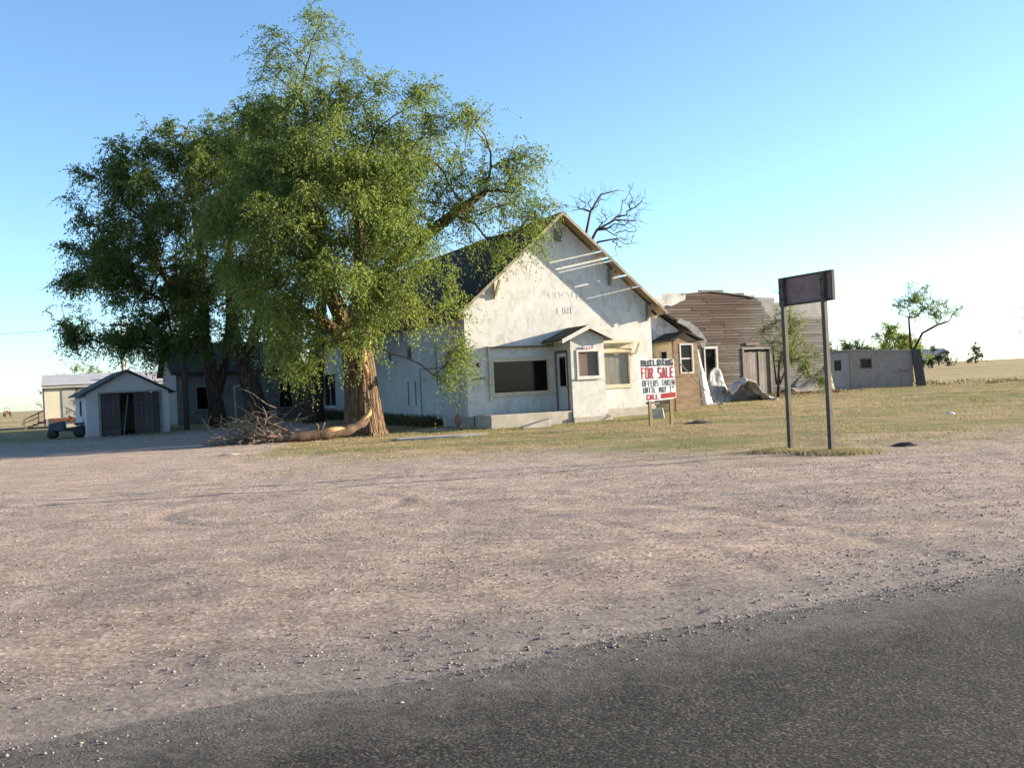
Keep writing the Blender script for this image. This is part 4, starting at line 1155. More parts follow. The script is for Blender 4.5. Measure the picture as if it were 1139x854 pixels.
mid_lobes = [(-12.7, 48, 13.0, 1.8), (-12.7, 47.2, 5.0, 1.1), (-12.9, 46.6, 4.6, .8), (-11.6, 46.0, 4.9, .9), (-13.9, 46.8, 5.2, .9), (-13.6, 47.0, 7.6, 1.5), (-12.6, 46.5, 9.2, 1.7), (-14.2, 47.2, 6.2, 1.1), (-11.4, 46.0, 7.6, 1.5), (-12.2, 46.2, 5.6, 1.0), (-13.2, 47.0, 11.4, 1.7), (-11.93, 49.0, 14.3, 2.0), (-13.4, 50.0, 11.99, 2.39), (-10.85, 48.0, 10.01, 2.09), (-12.42, 48.0, 8.0, 2.09), (-11.04, 48.0, 6.4, 1.6), (-13.7, 50.0, 6.2, 1.0), (-11.79, 49.0, 5.0, .9)]
tree('elm_tree', 'leaning elm between the dark left tree and the store, dead twigs below', (-12.4, 50.5, .26),
     [[(-12.3, 50.5, .1, .60), (-12.5, 50.4, 1.2, .52), (-12.8, 50.3, 2.6, .46), (-13.0, 50.1, 3.8, .40)],
      [(-13.0, 50.1, 3.7, .28), (-13.4, 50.0, 5.5, .22), (-13.3, 49.9, 8.5, .18), (-12.9, 49.6, 11.5, .12)],
      [(-12.8, 50.2, 3.6, .30), (-12.0, 49.6, 5.2, .24), (-11.6, 49.0, 7.6, .18), (-11.3, 48.6, 9.8, .12)]],
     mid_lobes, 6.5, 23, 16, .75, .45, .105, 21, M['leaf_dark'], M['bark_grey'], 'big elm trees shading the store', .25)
back_lobes = [(-8.6, 45.5, 4.3, .9), (-9.8, 46, 4.4, .8), (-8.89, 47.0, 7.7, 2.04), (-7.73, 47.0, 6.42, 1.84), (-9.62, 47.0, 5.28, 1.43), (-5.78, 46.0, 5.83, 1.6), (-6.47, 47.0, 11.27, 2.04), (-9.52, 48.0, 11.62, 2.09), (-6.2, 45.2, 4.5, .9)]
tree('elm_tree', 'elm with a forked dark trunk against the store side wall windows', (-10.0, 51.5, .26),
     [[(-9.95, 51.5, .1, .58), (-9.9, 51.4, 1.3, .50), (-9.7, 51.2, 2.7, .45), (-9.4, 50.6, 4.0, .38)],
      [(-10.2, 51.4, .9, .24), (-10.6, 51.2, 2.2, .2), (-10.9, 50.8, 3.8, .17)],
      [(-9.4, 50.6, 3.9, .28), (-8.9, 49.4, 5.6, .22), (-8.6, 48.4, 7.6, .16)]],
     back_lobes, 6.0, 20, 16, .75, .45, .10, 33, M['leaf'], M['bark_grey'], 'big elm trees shading the store', .2)

# bare dead tree behind the roof
dead_lobes = [(6.9, 56, 11.6, .9), (7.5, 56, 10.4, .9), (6.4, 55.5, 9.2, 1.0), (7.3, 56, 11.0, .7), (4.0, 56, 11.3, .8), (3.7, 56, 10.3, .7), (6.6, 55.6, 10.0, .8), (4.6, 56, 11.5, .8), (5.6, 56, 12.0, .7), (6.2, 55.6, 10.4, .9), (5.3, 56, 10.4, .8), (5.9, 55, 8.4, .6)]
tree('dead_tree', 'bare dead tree rising behind the store roof ridge', (4.4, 56.2, .35),
     [[(4.4, 56.2, .1, .34), (4.4, 56.2, 3, .30), (4.3, 56.2, 6, .25), (4.2, 56.1, 8.4, .2)],
      [(4.2, 56.1, 8.4, .10), (4.4, 56.1, 9.6, .075), (4.7, 56, 10.8, .06), (5.3, 56, 11.7, .045), (6.3, 56, 11.9, .03)],
      [(4.25, 56.1, 8.5, .09), (5.0, 56, 9.8, .07), (6.0, 56, 10.3, .05), (7.0, 56, 10.2, .035)],
      [(4.2, 56.1, 8.0, .08), (5.0, 55.7, 9.1, .06), (6.0, 55.4, 9.2, .04)]],
     dead_lobes, 60, 0, 0, 0, 0, 0, 41, None, M['bark_dead'], wig=.20, step=.32)

# saplings and small trees
tree('sapling', 'thin leafy sapling growing in front of the grey end of the barn', (14.0, 54.6, .3),
     [[(14.0, 54.6, .2, .09), (14.05, 54.5, 1.2, .075), (14.1, 54.4, 2.2, .06)], [(14.1, 54.5, 1.0, .05), (14.6, 54.3, 2.2, .04), (14.9, 54.2, 3.3, .03)], [(13.95, 54.6, 1.0, .05), (13.8, 54.4, 2.6, .04)]],
     [(14.22, 54.0, 5.75, .42), (14.36, 54.0, 4.7, .8), (13.84, 54.0, 3.7, .75), (14.93, 54.0, 3.8, .85), (15.34, 54.0, 2.6, .75), (14.53, 54.0, 2.5, .94), (15.52, 54.0, 1.5, .56), (14.4, 54, 5.2, .5), (16.0, 54.3, 2.2, .7), (15.9, 54.3, 3.2, .6), (16.3, 54.3, 1.2, .6)],
     24, 15, 11, .5, .15, .075, 51, M['leaf_pale'], M['bark_grey'], cat='tree')
tree('small_tree', 'windswept small elm leaning right above the concrete outbuilding', (28.2, 73, .48),
     [[(28.2, 73, .4, .17), (28.15, 72.8, 1.6, .14), (28.1, 72.6, 2.6, .13)], [(28.1, 72.6, 2.6, .10), (28.0, 72.4, 4.0, .08), (27.9, 72.2, 5.0, .06)], [(28.15, 72.6, 2.5, .10), (28.8, 72.2, 3.9, .08), (29.7, 71.8, 4.4, .08), (30.4, 71.5, 4.6, .05)]],
     [(28.48, 72.0, 6.75, 0.95), (27.45, 72.0, 6.0, 0.85), (28.66, 71.0, 5.8, 0.95), (29.63, 71.0, 5.4, 0.9), (30.49, 71.0, 5.3, 0.7), (28.3, 72.0, 5.2, 0.63), (27.1, 72.0, 5.5, .5), (30.9, 71, 5.5, .4)],
     22, 9, 11, .5, .15, .095, 61, M['leaf_pale'], M['bark_grey'], cat='tree')
tree('small_tree', 'feathery small tree cut off by the right edge of the view', (51.5, 100, 1.0),
     [[(51.5, 100, .9, .22), (51.4, 100, 2.5, .18), (51.2, 100, 3.6, .15)]],
     [(49.9, 100.0, 6.3, 1.0), (50.0, 100.0, 4.6, 1.0), (51.5, 100, 6.6, 1.4), (51.2, 100, 5.0, 1.3), (52.6, 100, 5.6, 1.2)], 6, 8, 10, .55, .1, .12, 71, M['leaf_pale'], M['bark_grey'], cat='tree')

def bush(name, label, base, lobes, seed, mat, dens=5, sprays=8, nleaf=9, length=.5, lsz=.13, group=None, cat='bush'):
    b = base
    return tree(name, label, base, [[(b[0], b[1], b[2] - .1, .12), (b[0], b[1], b[2] + .6, .1), (b[0] + .1, b[1], b[2] + 1.0, .08)]],
                [(b[0] + l[0], b[1] + l[1], b[2] + l[2], l[3]) for l in lobes], dens, sprays, nleaf, length, 0.0, lsz, seed, mat, M['bark_grey'], group, .05, cat=cat)
gb = 'green trees behind the outbuilding'
bush('round_tree', 'rounded dark green tree behind the barn right corner', (32.4, 100, .8), [(0, 0, 2.6, 1.7), (-1.4, 0, 2.6, 1.3), (1.2, 0, 2.9, 1.4), (0, 0, 1.2, 1.5)], 81, M['leaf_dark'], 6, 14, 12, .7, .17, gb, 'tree')
bush('round_tree', 'bushy tree over the middle of the concrete outbuilding roof', (36.3, 100, .8), [(-.6, 0, 2.8, 1.6), (.8, 0, 3.5, 1.6), (2.2, 0, 2.7, 1.4), (.6, 0, 4.3, 1.0), (-2, 0, 2.5, 1.4), (0, 0, 1.4, 1.8)], 82, M['leaf'], 6, 14, 12, .7, .17, gb, 'tree')
bush('round_tree', 'yellow green tree low beside the windswept small elm', (40.8, 104, .8), [(-1, 0, 2.7, 1.5), (.5, 0, 2.6, 1.2), (-2.2, 0, 3.2, 1.4), (-1.4, 0, 1.4, 1.6)], 83, M['leaf'], 6, 14, 12, .7, .17, gb, 'tree')
gl = 'trees behind the mobile home'
bush('round_tree', 'dark tree top showing over the mobile home roof', (-49.5, 120, .8), [(-1.6, 0, 3.6, 1.5), (0, 0, 4.2, 1.6), (1.8, 0, 4.0, 1.6), (3.4, 0, 3.4, 1.3), (0, 0, 2.2, 1.8)], 84, M['leaf'], 6, 14, 12, .7, .18, gl, 'tree')
bush('round_tree', 'blue green tree peeking out left of the mobile home', (-34.0, 76, .5), [(0, 0, 2.1, 1.1), (-.6, 0, 1.5, .9), (.6, 0, 2.6, .9)], 85, M['leaf_dark'], 5, 8, 9, .5, .12, gl, 'tree')
bush('young_shrub', 'light green shrub against the cream mobile home wall', (-24.6, 58.5, .4), [(0, 0, 1.5, .5), (.2, 0, 2.0, .45), (-.2, 0, 1.1, .5)], 86, M['leaf'], 14, 6, 8, .3, .08, None, 'shrub')
def dz(x, y): return hgt(x, y)
gj = 'junipers on the right horizon'
for i, (x, y, lb_, ls) in enumerate([
    (61.0, 150, 'spiky dark juniper clump right of the concrete outbuilding', [(0, 0, 1.2, 1.3), (1.4, 0, 1.5, 1.1), (-1.2, 0, 1.2, 1.1), (.2, 0, 2.6, .6), (2.6, 0, 1.0, 1.0), (2.0, 0, 2.2, .5)]),
    (76.3, 170, 'lone rounded dark juniper standing on the right horizon', [(0, 0, 1.3, 1.2), (0, 0, 2.6, .95), (-.6, 0, .7, 1.1), (.9, 0, .7, .9)]),
    (70.3, 170, 'small low juniper left of the lone rounded one', [(0, 0, .9, .8), (.3, 0, 1.4, .5)])]):
    bush('juniper', lb_, (x, y, dz(x, y)), ls, 90 + i, M['leaf_juniper'], 6, 9, 9, .5, .2, gj, 'juniper')
bush('round_tree', 'tiny dark tree beside the far tractor on the left horizon', (-70.5, 160, .9), [(0, 0, .9, .9), (1.1, 0, .8, .7)], 97, M['leaf_dark'], 6, 9, 9, .5, .2, None, 'tree')
fb = thing('far_farmhouse', 'tiny far building with a blue roof on the right horizon', 'building', (88, 220, dz(88, 220) - .3), R(15))
MB().box(0, 6, 0, 4, 0, 2.2).build('wall', M['mobile_wall'], fb)
MB().prism([(-.3, -.3, 2.2), (-.3, 4.3, 2.2), (-.3, 2, 3.4)], (6.6, 0, 0)).build('roof', simple('blue_roof', (0.06, 0.09, 0.14), (0.10, 0.14, 0.20), 1.0), fb)

# ------------------------------------------------------------------ poles and wire
pl = thing('utility_pole', 'tall dark wooden pole under the left elm right of the shed', 'pole', (-15.8, 50, .2), 0)
MB().tube([(0, 0, -.1), (.02, 0, 3), (.12, 0, 8.0)], [.13, .12, .09], 10).build('pole', M['pole_wood'], pl, smooth=True)
MB().box(-.2, -.1, -.17, -.06, 1.9, 2.5).build('meter_box', M['grey_wood'], pl)
p2 = thing('utility_pole', 'pale thin pole rising behind the shed roof peak', 'pole', (-23.3, 62, .4), 0)
MB().tube([(0, 0, -.1), (.05, 0, 3), (.1, 0, 6.4)], [.12, .11, .09], 10).build('pole', M['cream_wood'], p2, smooth=True)
MB().beam((-.6, 0, 6.0), (.8, 0, 6.0), .09, .11).build('crossarm', M['pole_wood'], p2)
tag(MB().tube([(-23.3 - 40 * t, 62 - 4 * t, 6.4 + .3 * t - 2.2 * t * (1 - t)) for t in np.linspace(0, 1, 14)], .014, 4).build('power_line', M['black']), 'thin sagging wire running left from the pole behind the shed', 'wire')

# ------------------------------------------------------------------ loose sheet metal in front of the barn
def sheet(name, label, base, rz_, fn, nu, nv, mat, thick=.008):
    root = thing(name, label, 'metal sheet', base, rz_, 'fallen roofing sheets by the barn')
    co, q = [], []
    for j in range(nv + 1):
        for i in range(nu + 1): co.append(fn(i / nu, j / nv))
    for j in range(nv):
        for i in range(nu):
            a = j * (nu + 1) + i; q.append((a, a + 1, a + nu + 2, a + nu + 1))
    o = link('sheet', mesh_np('sheet', np.array(co), np.array(q)), mat, root)
    m = o.modifiers.new('solid', 'SOLIDIFY'); m.thickness = thick
    return root
def nz(u, v, s, k): return mnoise.fractal(Vector((u * s, v * s, k)), 1, 2, 3)
sheet('roofing_sheet', 'tall narrow bent tin strip standing against the brown side entry', (9.02, 48.9, .12), R(36),
      lambda u, v: (u * .62 * (1.05 - .78 * v) + .05 * nz(u, v, 3, 1) - .10 * v, .28 * v - .06 * math.sin(u * 3) + .05 * nz(u, v, 2, 9), 2.75 * v), 8, 18, M['tin_white'])
sheet('roofing_sheet', 'rounded tin sheet curled upright below the barn window', (9.72, 51.2, .2), R(30),
      lambda u, v: (1.45 * u * (1 - .10 * (v > .6)) + .04 * nz(u, v, 4, 2), .22 * v - .10 * math.sin(u * math.pi) + .09 * nz(u, v, 3.5, 11), (1.8 * v) * (1 - .55 * abs(2 * u - .95) ** 2.6) + .03 * nz(u, v, 6, 12)), 24, 22, M['tin_mid'])
sheet('roofing_sheet', 'crumpled tin sheet lying before the barn double doors', (10.9, 50.6, .15), R(24),
      lambda u, v: (2.9 * u + .14 * nz(u, v, 3, 3), 1.5 * (1 - v) + .14 * nz(u, v, 4, 4), .02 + max(0, (.95 * math.exp(-((u - .30) / .26) ** 2) + .30 * (1 - u) + .06) * math.sin(min(1, v * 1.25) * 2.0) + .16 * nz(u * 1.6, v * 1.3, 4, 5) * min(1, v * 3) + .09 * nz(u * 2, v, 8, 15) * min(1, v * 3))), 46, 24, M['tin'])
sheet('roofing_sheet', 'flat tin scrap at the foot of the bent strip', (9.0, 48.7, .12), R(10),
      lambda u, v: (1.0 * u, .7 * v, .12 + .12 * nz(u, v, 3, 7) + .1 * (u - .5) ** 2), 10, 8, M['tin'])
sheet('roofing_sheet', 'long grey sheet sagging off the right corner of the barn', (15.4, 57.6, .45), R(26),
      lambda u, v: (2.9 * u, -.45 * (1 - v) - .02, .05 + (.25 + 1.5 * u ** 2.2) * v + .05 * nz(u, v, 3, 8)), 18, 8, M['grey_wood'])
tag(MB().tube([(6.62, 42.6, 2.55), (7.1, 42.0, 1.85), (7.6, 41.4, 1.15), (8.0, 40.9, .6), (8.2, 40.4, .2), (8.25, 40.2, .02)], .022, 6).build('bent_rod', M['grey_wood']), 'long thin bent pole leaning out from the brown entry window', 'pole')

# ------------------------------------------------------------------ yard clutter
# fallen limb at the foot of the big elm
lg = thing('fallen_limb', 'thick torn limb lying at the foot of the big elm', 'log', (-7.3, 35.6, 0), 0)
w = MB()
pts = [(-.9, -.5, .12), (-.2, -.25, .17), (.6, .1, .20), (1.4, .55, .28), (2.0, 1.0, .50), (2.25, 1.2, .78)]
tq = np.linspace(0, 5, 34)
pp_ = [[np.interp(t, range(6), [p[k] for p in pts]) + rnd.gauss(0, .012) for k in range(3)] for t in tq]
w.tube(pp_, [float(np.interp(t, range(6), [.07, .15, .19, .20, .15, .03])) * rnd.uniform(.86, 1.14) for t in tq], 12)
w.tube([(.5, .1, .25), (.55, .0, .5), (.52, -.05, .62)], [.07, .05, .015], 6)
w.tube([(.55, .1, .25), (.75, .1, .55), (.78, .1, .64)], [.06, .04, .012], 6)
w.tube([(-.1, -.2, .2), (-.8, -.2, .55), (-1.7, -.1, 1.0), (-2.2, .1, 1.35)], [.06, .05, .04, .03], 6)
w.tube([(-.5, -.3, .15), (-1.3, -.6, .3), (-1.8, -.6, .5)], [.06, .05, .02], 6)
w.build('limb', M['bark_limb'], lg, smooth=True)
w = MB().tube([(.5, -.06, .30), (1.0, .14, .34), (1.4, .36, .38)], [.03, .10, .03], 8).tube([(1.85, .85, .52), (2.2, 1.14, .86), (2.24, 1.18, 1.0)], [.05, .10, .02], 7)
w.build('torn_wood', M['torn_wood'], lg, smooth=True)
# brush pile
bp = thing('brush_pile', 'heap of dry pruned branches left of the big elm', 'brush pile', (-8.95, 35.7, 0), 0)
bp.scale = (.84, .9, .95)
w = MB(); r_ = random.Random(9)
def curl(p, d, ln, r0, n, up=0.0):
    pts = [Vector(p)]; d = Vector(d).normalized()
    for k in range(n):
        d = (d + Vector((r_.gauss(0, .22), r_.gauss(0, .22), r_.gauss(0, .2) + up))).normalized()
        q = pts[-1] + d * ln / n
        q.z = max(.02, q.z); pts.append(q)
    w.tube(pts, [r0 * (1 - .8 * k / n) + .003 for k in range(n + 1)], 4, cap=False)
    return pts
for k in range(230):
    a = r_.uniform(0, 2 * math.pi); rr = r_.random() ** .6
    x, y = 1.35 * rr * math.cos(a), .8 * rr * math.sin(a)
    hh = 1.15 * max(0, 1 - rr ** 1.5) * (1 + .25 * x)
    p = (x, y, r_.uniform(0, hh))
    pp = curl(p, (r_.gauss(-.35, .8), r_.gauss(0, .6), r_.gauss(-.15, .35)), r_.uniform(.7, 1.7), r_.uniform(.010, .028), 6, -.05)
    for j in (2, 3, 4):
        if r_.random() < .8: curl(pp[j], (r_.gauss(0, 1), r_.gauss(0, 1), r_.gauss(-.1, .6)), r_.uniform(.25, .7), .009, 4, -.05)
for k in range(6):
    curl((.9, r_.uniform(-.2, .3), .75 + .1 * k), (-1, r_.gauss(0, .2), r_.uniform(-.3, .3)), 1.8, .03, 8)
w.build('twigs', M['pale_stick'], bp)
# shovel leaning on the wall
sh_ = thing('shovel', 'rusty round spade standing against the side wall corner', 'shovel', (-2.15, 39.55, 0.04), R(-20))
MB().tube([(.0, .0, .5), (.10, .16, 1.2), (.17, .26, 1.75)], .02, 7).build('handle', M['grey_wood'], sh_)
blade = MB()
for j in range(7):
    t = j / 6; hw = .155 * (.62 + .9 * t - .2 * t * t if t < .35 else max(.08, (1 - ((t - .35) / .66) ** 2.6)))
    z_ = .52 - .50 * t
    blade.v += [(-hw, .03, z_), (0, -.02, z_), (hw, .03, z_), (hw, .045, z_), (0, -.005, z_), (-hw, .045, z_)]
    if j:
        b = len(blade.v) - 12
        for k in range(6): blade.f.append((b + k, b + (k + 1) % 6, b + 6 + (k + 1) % 6, b + 6 + k))
blade.f += [(5, 4, 3, 2, 1, 0), tuple(len(blade.v) - 6 + k for k in range(6))]
blade.build('blade', M['spade'], sh_, smooth=True)
tag(MB().hull8([(-2.76, 40.9, -.05), (-2.66, 40.9, -.05), (-2.66, 40.97, -.05), (-2.76, 40.97, -.05), (-2.78, 40.9, .48), (-2.68, 40.9, .46), (-2.68, 40.97, .46), (-2.78, 40.97, .48)]).build('white_stake', M['white_wood']), 'short white stake in the weeds by the side wall', 'stake')
tag(MB().hull8([(.30, 37.55, -.03), (1.35, 38.05, -.03), (1.25, 38.3, -.03), (.22, 37.8, -.03), (.30, 37.55, .04), (1.35, 38.05, .30), (1.25, 38.3, .30), (.22, 37.8, .06)]).build('concrete_chunk', M['concrete'], bevel=.015), 'broken wedge of concrete lying before the porch slab', 'concrete')
tag(MB().hull8([(5.35, 39.9, -.03), (5.85, 40.0, -.03), (5.8, 40.4, -.03), (5.3, 40.3, -.03), (5.37, 39.92, .42), (5.8, 40.02, .45), (5.75, 40.38, .42), (5.32, 40.28, .40)]).build('concrete_block', M['concrete'], bevel=.03), 'pale square concrete block at the store right front corner', 'block')
# slabs of the old walk
for nm, lb_, pts in (('walk_slab', 'concrete walk slab nearer the gravel lot, sunk in dry grass', [(-3.6, 32.5), (-.9, 33.6), (-1.1, 34.6), (-3.9, 33.6)]),
                     ('walk_slab', 'concrete walk slab beside the side wall weeds', [(-3.4, 39.0), (-2.2, 39.0), (-2.6, 41.0), (-3.9, 40.6)])):
    tag(MB().prism([(x, y, -.04) for x, y in pts], (0, 0, .085)).build(nm, M['concrete'], bevel=.01), lb_, 'slab', 'concrete walk slabs')
# white frame standing under the trees
wf = thing('door_frame', 'empty white door frame standing under the dark elms', 'door frame', (-14.9, 55.6, .35), R(12))
w = MB().beam((0, 0, 0), (-.03, 0, 1.95), .08, .08).beam((.58, 0, 0), (.55, 0, 2.0), .09, .08).beam((-.03, 0, 1.95), (.55, 0, 1.98), .08, .08)
w.build('frame', M['white_wood'], wf)
MB().prism([(.40, -.02, 1.3), (.50, -.02, 1.25), (.50, -.02, 1.9), (.36, -.02, 1.85)], (0, .02, 0)).build('torn_panel', M['white_wood'], wf)

# riding mower by the shed
mw = thing('riding_mower', 'old dark riding mower parked left of the grey shed', 'mower', (-20.75, 47.9, .19), R(15))
w = MB().hull8([(-.75, -.3, .32), (.0, -.32, .32), (.0, .32, .32), (-.75, .3, .32), (-.70, -.22, .68), (.0, -.26, .78), (.0, .26, .78), (-.70, .22, .68)])
w.build('hood', M['blue_paint'], mw, bevel=.05)
MB().hull8([(.0, -.45, .3), (.95, -.45, .3), (.95, .45, .3), (.0, .45, .3), (.05, -.40, .46), (.92, -.42, .55), (.92, .42, .55), (.05, .40, .46)]).build('fender', M['black'], mw, bevel=.04)
w = MB().box(.4, .85, -.22, .22, .56, .66); w.hull8([(.78, -.22, .66), (.88, -.22, .66), (.88, .22, .66), (.78, .22, .66), (.86, -.2, 1.0), (.94, -.2, 1.0), (.94, .2, 1.0), (.86, .2, 1.0)])
w.build('seat', M['black'], mw, bevel=.03)
for x, y, rr, ww in ((-.55, -.36, .2, .14), (-.55, .36, .2, .14), (.65, -.46, .27, .2), (.65, .46, .27, .2)):
    MB().lathe((x, y, rr), [(rr * .7, -ww / 2), (rr, -ww / 2 + .03), (rr, ww / 2 - .03), (rr * .7, ww / 2)], 18, 'y').build('wheel', M['black'], mw, smooth=True)
w = MB().tube([(.1, 0, .7), (.22, 0, .95)], .02, 6)
w.tube([(.22 + .17 * math.cos(a) * .5, .17 * math.sin(a), .95 + .17 * math.cos(a) * -.4) for a in np.linspace(0, 2 * math.pi, 15)], .016, 6, cap=False)
w.build('steering_wheel', M['black'], mw)
MB().lathe((-.76, 0, .55), [(.07, -.01), (.07, .01)], 12, 'x').build('headlight', M['white_wood'], mw)

# things seen between the shed and the pole
tb_ = thing('trestle_table', 'rough brown trestle table in the sun beside the mobile home', 'table', (-20.6, 58.6, .38), R(10))
MB().box(0, 1.6, 0, .7, .62, .70).build('tabletop', M['raw_wood'], tb_)
for x in (.1, 1.42):
    for y in (.06, .58): MB().box(x, x + .09, y, y + .08, 0, .619).build('leg', M['raw_wood'], tb_)
wb = thing('white_drum', 'white drum standing on the ground beside the trestle table', 'drum', (-21.1, 59.2, .38), 0)
MB().lathe((0, 0, 0), [(.3, 0), (.31, .03), (.3, .3), (.31, .32), (.3, .6), (.31, .95), (.27, .97)], 20).build('body', M['white_wood'], wb, smooth=False)
MB().lathe((0, 0, .972), [(.28, 0), (.28, .03), (.05, .05)], 20).build('lid', M['grey_wood'], wb)
tag(MB().box(-19.75, -19.62, 59.6, 59.73, .3, 2.3).build('fence_post', M['cream_wood']), 'square cream post behind the trestle table', 'post')
# far orange tractor
ot = thing('far_tractor', 'tiny orange tractor far out in the left field', 'tractor', (-73.3, 150, .9), R(-70))
ot.scale = (.7, .7, .7)
MB().hull8([(-.9, -.35, .5), (.3, -.35, .5), (.3, .35, .5), (-.9, .35, .5), (-.85, -.3, 1.1), (.3, -.32, 1.2), (.3, .32, 1.2), (-.85, .3, 1.1)]).build('hood', M['orange'], ot, bevel=.05)
MB().box(.3, 1.0, -.45, .45, .5, .95).build('body', M['orange'], ot)
w = MB().box(.3, 1.05, -.5, .5, 1.72, 1.8)
for x in (.34, 1.0):
    for y in (-.46, .42): w.box(x, x + .04, y, y + .04, .95, 1.72)
w.build('canopy', M['grey_wood'], ot)
for x, y, rr in ((-.6, -.5, .3), (-.6, .5, .3), (.7, -.6, .5), (.7, .6, .5)):
    MB().lathe((x, y, rr), [(rr * .6, -.12), (rr, -.1), (rr, .1), (rr * .6, .12)], 16, 'y').build('wheel', M['black'], ot, smooth=True)
# litter
def crumple(name, label, loc_, sx, sy, sz, mat, seed, cat):
    r = random.Random(seed); mb = MB(); n = 9
    co, q = [], []
    for j in range(n + 1):
        for i in range(n + 1):
            u, v = i / n - .5, j / n - .5
            co.append((u * sx * (1 + .3 * r.random()), v * sy * (1 + .3 * r.random()), .01 + sz * max(0, .8 - 2.6 * (u * u + v * v)) * r.uniform(.5, 1.2)))
    for j in range(n):
        for i in range(n):
            a = j * (n + 1) + i; q.append((a, a + 1, a + n + 2, a + n + 1))
    o = link(name, mesh_np(name, np.array(co), np.array(q), False), mat); o.location = loc_
    return tag(o, label, cat)
crumple('paper_litter', 'scrap of white litter on the right lawn', (13.55, 32.1, surf(13.55, 32.1)), .26, .18, .08, M['sign_white'], 3, 'litter')
crumple('rubber_scrap', 'torn black rubber scrap on the gravel right of the sign posts', (7.55, 20.1, surf(7.55, 20.1)), .42, .16, .09, M['black'], 4, 'debris')
crumple('board_scrap', 'pale wood scrap at the edge of the gravel below the brush pile', (-8.0, 28.9, surf(-8.0, 28.9)), .5, .14, .06, M['cream_wood'], 5, 'debris')
crumple('dark_heap', 'low dark heap right of the sale sign', (6.2, 34.6, surf(6.2, 34.6)), .8, .4, .12, M['bark_dead'], 6, 'debris')  # low crumpled lump in a dark brown colour

# ------------------------------------------------------------------ stuff: stones, grass, weeds
def scatter_stones():
    n = 150000
    off_ = EDGE + rng.exponential(5.0, n)
    k_ = rng.random(n) < .06
    off_[k_] = EDGE - rng.exponential(.28, int(k_.sum()))
    al_ = rng.uniform(-14, 24, n)
    x = RD[0] * al_ + RN[0] * off_; y = RD[1] * al_ + RN[1] * off_
    cl = np.array([mnoise.fractal(Vector((a * .45, b * 1.1, 2.2)), 1, 2, 4) for a, b in zip(x, y)])
    keep = (y > 2.5) & (y < 26) & (np.abs(x) < y * .62 + 1.0) & (rng.random(n) < np.clip(.42 + 1.3 * cl, .04, 1))
    x, y, off_ = x[keep], y[keep], off_[keep]; n = len(x)
    s = np.clip(.0038 * np.exp(rng.normal(0, .5, n)) * (1 + .05 * y), .0025, .014)
    z = np.array([surf(float(a), float(b)) for a, b in zip(x, y)])
    z = np.where(off_ < EDGE + .1, np.maximum(z, .008), z)
    dirs = np.array([(1, 0, 0), (0, 1, 0), (-1, 0, 0), (0, -1, 0), (0, 0, 1), (0, 0, -1)], float)
    v = dirs[None] * (s[:, None, None] * rng.uniform(.6, 1.35, (n, 6, 1))) * np.array([1.25, 1.0, .6])
    a = rng.uniform(0, 6.28, n); ca, sa = np.cos(a), np.sin(a)
    vx = v[..., 0] * ca[:, None] - v[..., 1] * sa[:, None]; vy = v[..., 0] * sa[:, None] + v[..., 1] * ca[:, None]
    v[..., 0] = vx + x[:, None]; v[..., 1] = vy + y[:, None]; v[..., 2] += (z + s * .12)[:, None]
    f = np.array([(0, 1, 4), (1, 2, 4), (2, 3, 4), (3, 0, 4), (1, 0, 5), (2, 1, 5), (3, 2, 5), (0, 3, 5)])
    q = (f[None] + (np.arange(n) * 6)[:, None, None]).reshape(-1, 3)
    g = N('loose_stones', .9, .2)
    g.color(g.ramp(g.island(), [(0, (.14, .11, .095)), (.5, (.22, .18, .155)), (.9, (.28, .235, .205)), (1, (.38, .34, .30))]))
    tag(link('gravel', mesh_np('gravel', v.reshape(-1, 3), q, False), g.m), 'loose pale stones strewn over the lot', 'gravel', kind='stuff')
scatter_stones()

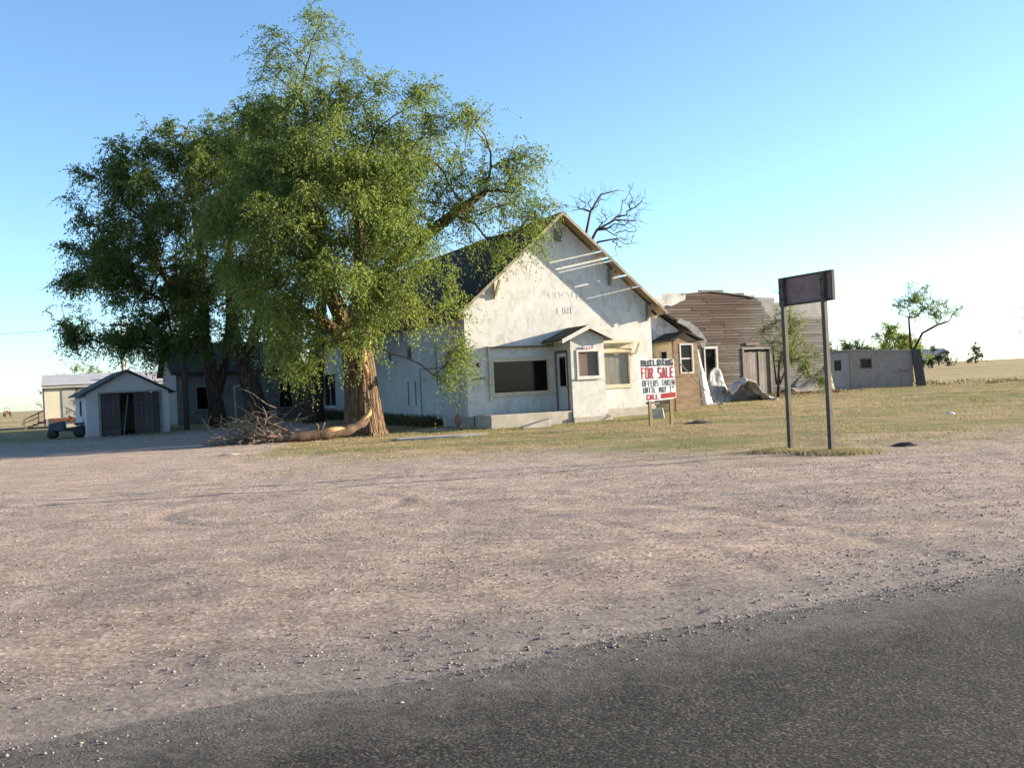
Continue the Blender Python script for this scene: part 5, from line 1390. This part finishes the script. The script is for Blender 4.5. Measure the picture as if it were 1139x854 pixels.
def lawn_edge(x): return 60 * float(np.interp(x * .05 + .5, [.05, .15, .30, .55, .70, 1.0], [.83, .46, .385, .34, .25, .24]))
def grass_mask(x, y):
    o_ = RN[0] * x + RN[1] * y
    b = (o_ - lawn_edge(x)) + 8.0 * mnoise.fractal(Vector((x * .4, y * .4, 1.3)), 1, 2, 4)
    m = min(1, max(0, (b + 3.5) / 10))
    # not inside the buildings
    dx, dy = x + 1.715, y - 39.546
    wx, wy = dx * .899 + dy * .438, -dx * .438 + dy * .899
    if -.05 < wx < 12 and wy > -.05: return 0
    if .2 < wx < 5.5 and wy > -1.65: return 0
    return m
def blades(n, xr, yr, hfun, dens_fn, name, label, mat, wid=.008):
    P = []
    x = rng.uniform(*xr, n); y = yr[0] * (yr[1] / yr[0]) ** rng.random(n)
    for a, b in zip(x, y):
        if abs(a) > b * .56 + 1: continue
        if rng.random() < dens_fn(float(a), float(b)): P.append((a, b))
    P = np.array(P); k = len(P)
    z = np.array([surf(float(a), float(b)) for a, b in P])
    h = hfun(P) * rng.uniform(.5, 1.3, k)
    a = rng.uniform(0, 6.28, k); lean = rng.normal(0, .55, (k, 2)) * h[:, None]
    wv = np.stack([np.cos(a), np.sin(a)], 1) * (wid * (1 + P[:, 1:2] * .03)) 
    v = np.zeros((k, 3, 3))
    v[:, 0, :2] = P - wv; v[:, 1, :2] = P + wv; v[:, 2, :2] = P + lean
    v[:, 0, 2] = v[:, 1, 2] = z - .01; v[:, 2, 2] = z + h
    tag(link(name, mesh_np(name, v.reshape(-1, 3), np.arange(k * 3).reshape(-1, 3), False), mat), label, 'grass' if 'grass' in name else 'weeds', kind='stuff')
def gd(x, y):
    m = grass_mask(x, y)
    c = mnoise.fractal(Vector((x * .5, y * .7, 7)), 1, 2, 5)
    return m * min(1, max(.02, .30 + 1.9 * c))
blades(330000, (-22, 34), (13, 66), lambda P: np.full(len(P), .052) + .03 * (P[:, 1] > 36), gd, 'dry_grass', 'thin dry yellow and green grass over the yard', M['grass'], .006)
def tuft(x, y):
    d = min(math.hypot(x - 5.3, y - 20.0), math.hypot(x - 5.95, y - 19.2))
    return math.exp(-(d / .42) ** 2)
blades(60000, (4.4, 7.0), (18.3, 21.0), lambda P: np.full(len(P), .08), tuft, 'grass_tuft', 'dry grass gathered round the tall sign posts', M['grass'], .005)
def wallweed(x, y):
    dx, dy = x + 1.715, y - 39.546
    wx, wy = dx * .899 + dy * .438, -dx * .438 + dy * .899
    if -.9 < wx < -.05 and 2.5 < wy < 21.5: return .9
    return 0
blades(90000, (-17, -2), (41, 68), lambda P: np.full(len(P), .42), wallweed, 'weed_strip', 'dark weeds growing along the shaded side wall', M['weed'], .02)
def backweed(x, y):
    a = .5 + 1.4 * mnoise.fractal(Vector((x * .25, y * .5, 3)), 1, 2, 3)
    dx, dy = x - 7.375, y - 54
    bx, by = dx * .899 + dy * .438, -dx * .438 + dy * .899
    if -2 < bx < 12 and -1.6 < by < -.2: return .5
    if x > 26 and 60 < y < 72: return .8 * max(0, .5 + 1.4 * mnoise.fractal(Vector((x * .7, y * .5, 3)), 1, 2, 3) - .80)
    return 0
blades(160000, (5, 50), (50, 78), lambda P: np.full(len(P), .17), backweed, 'weed_patch', 'brown weeds and brush along the barn foot and far right berm', M['brush'], .016)
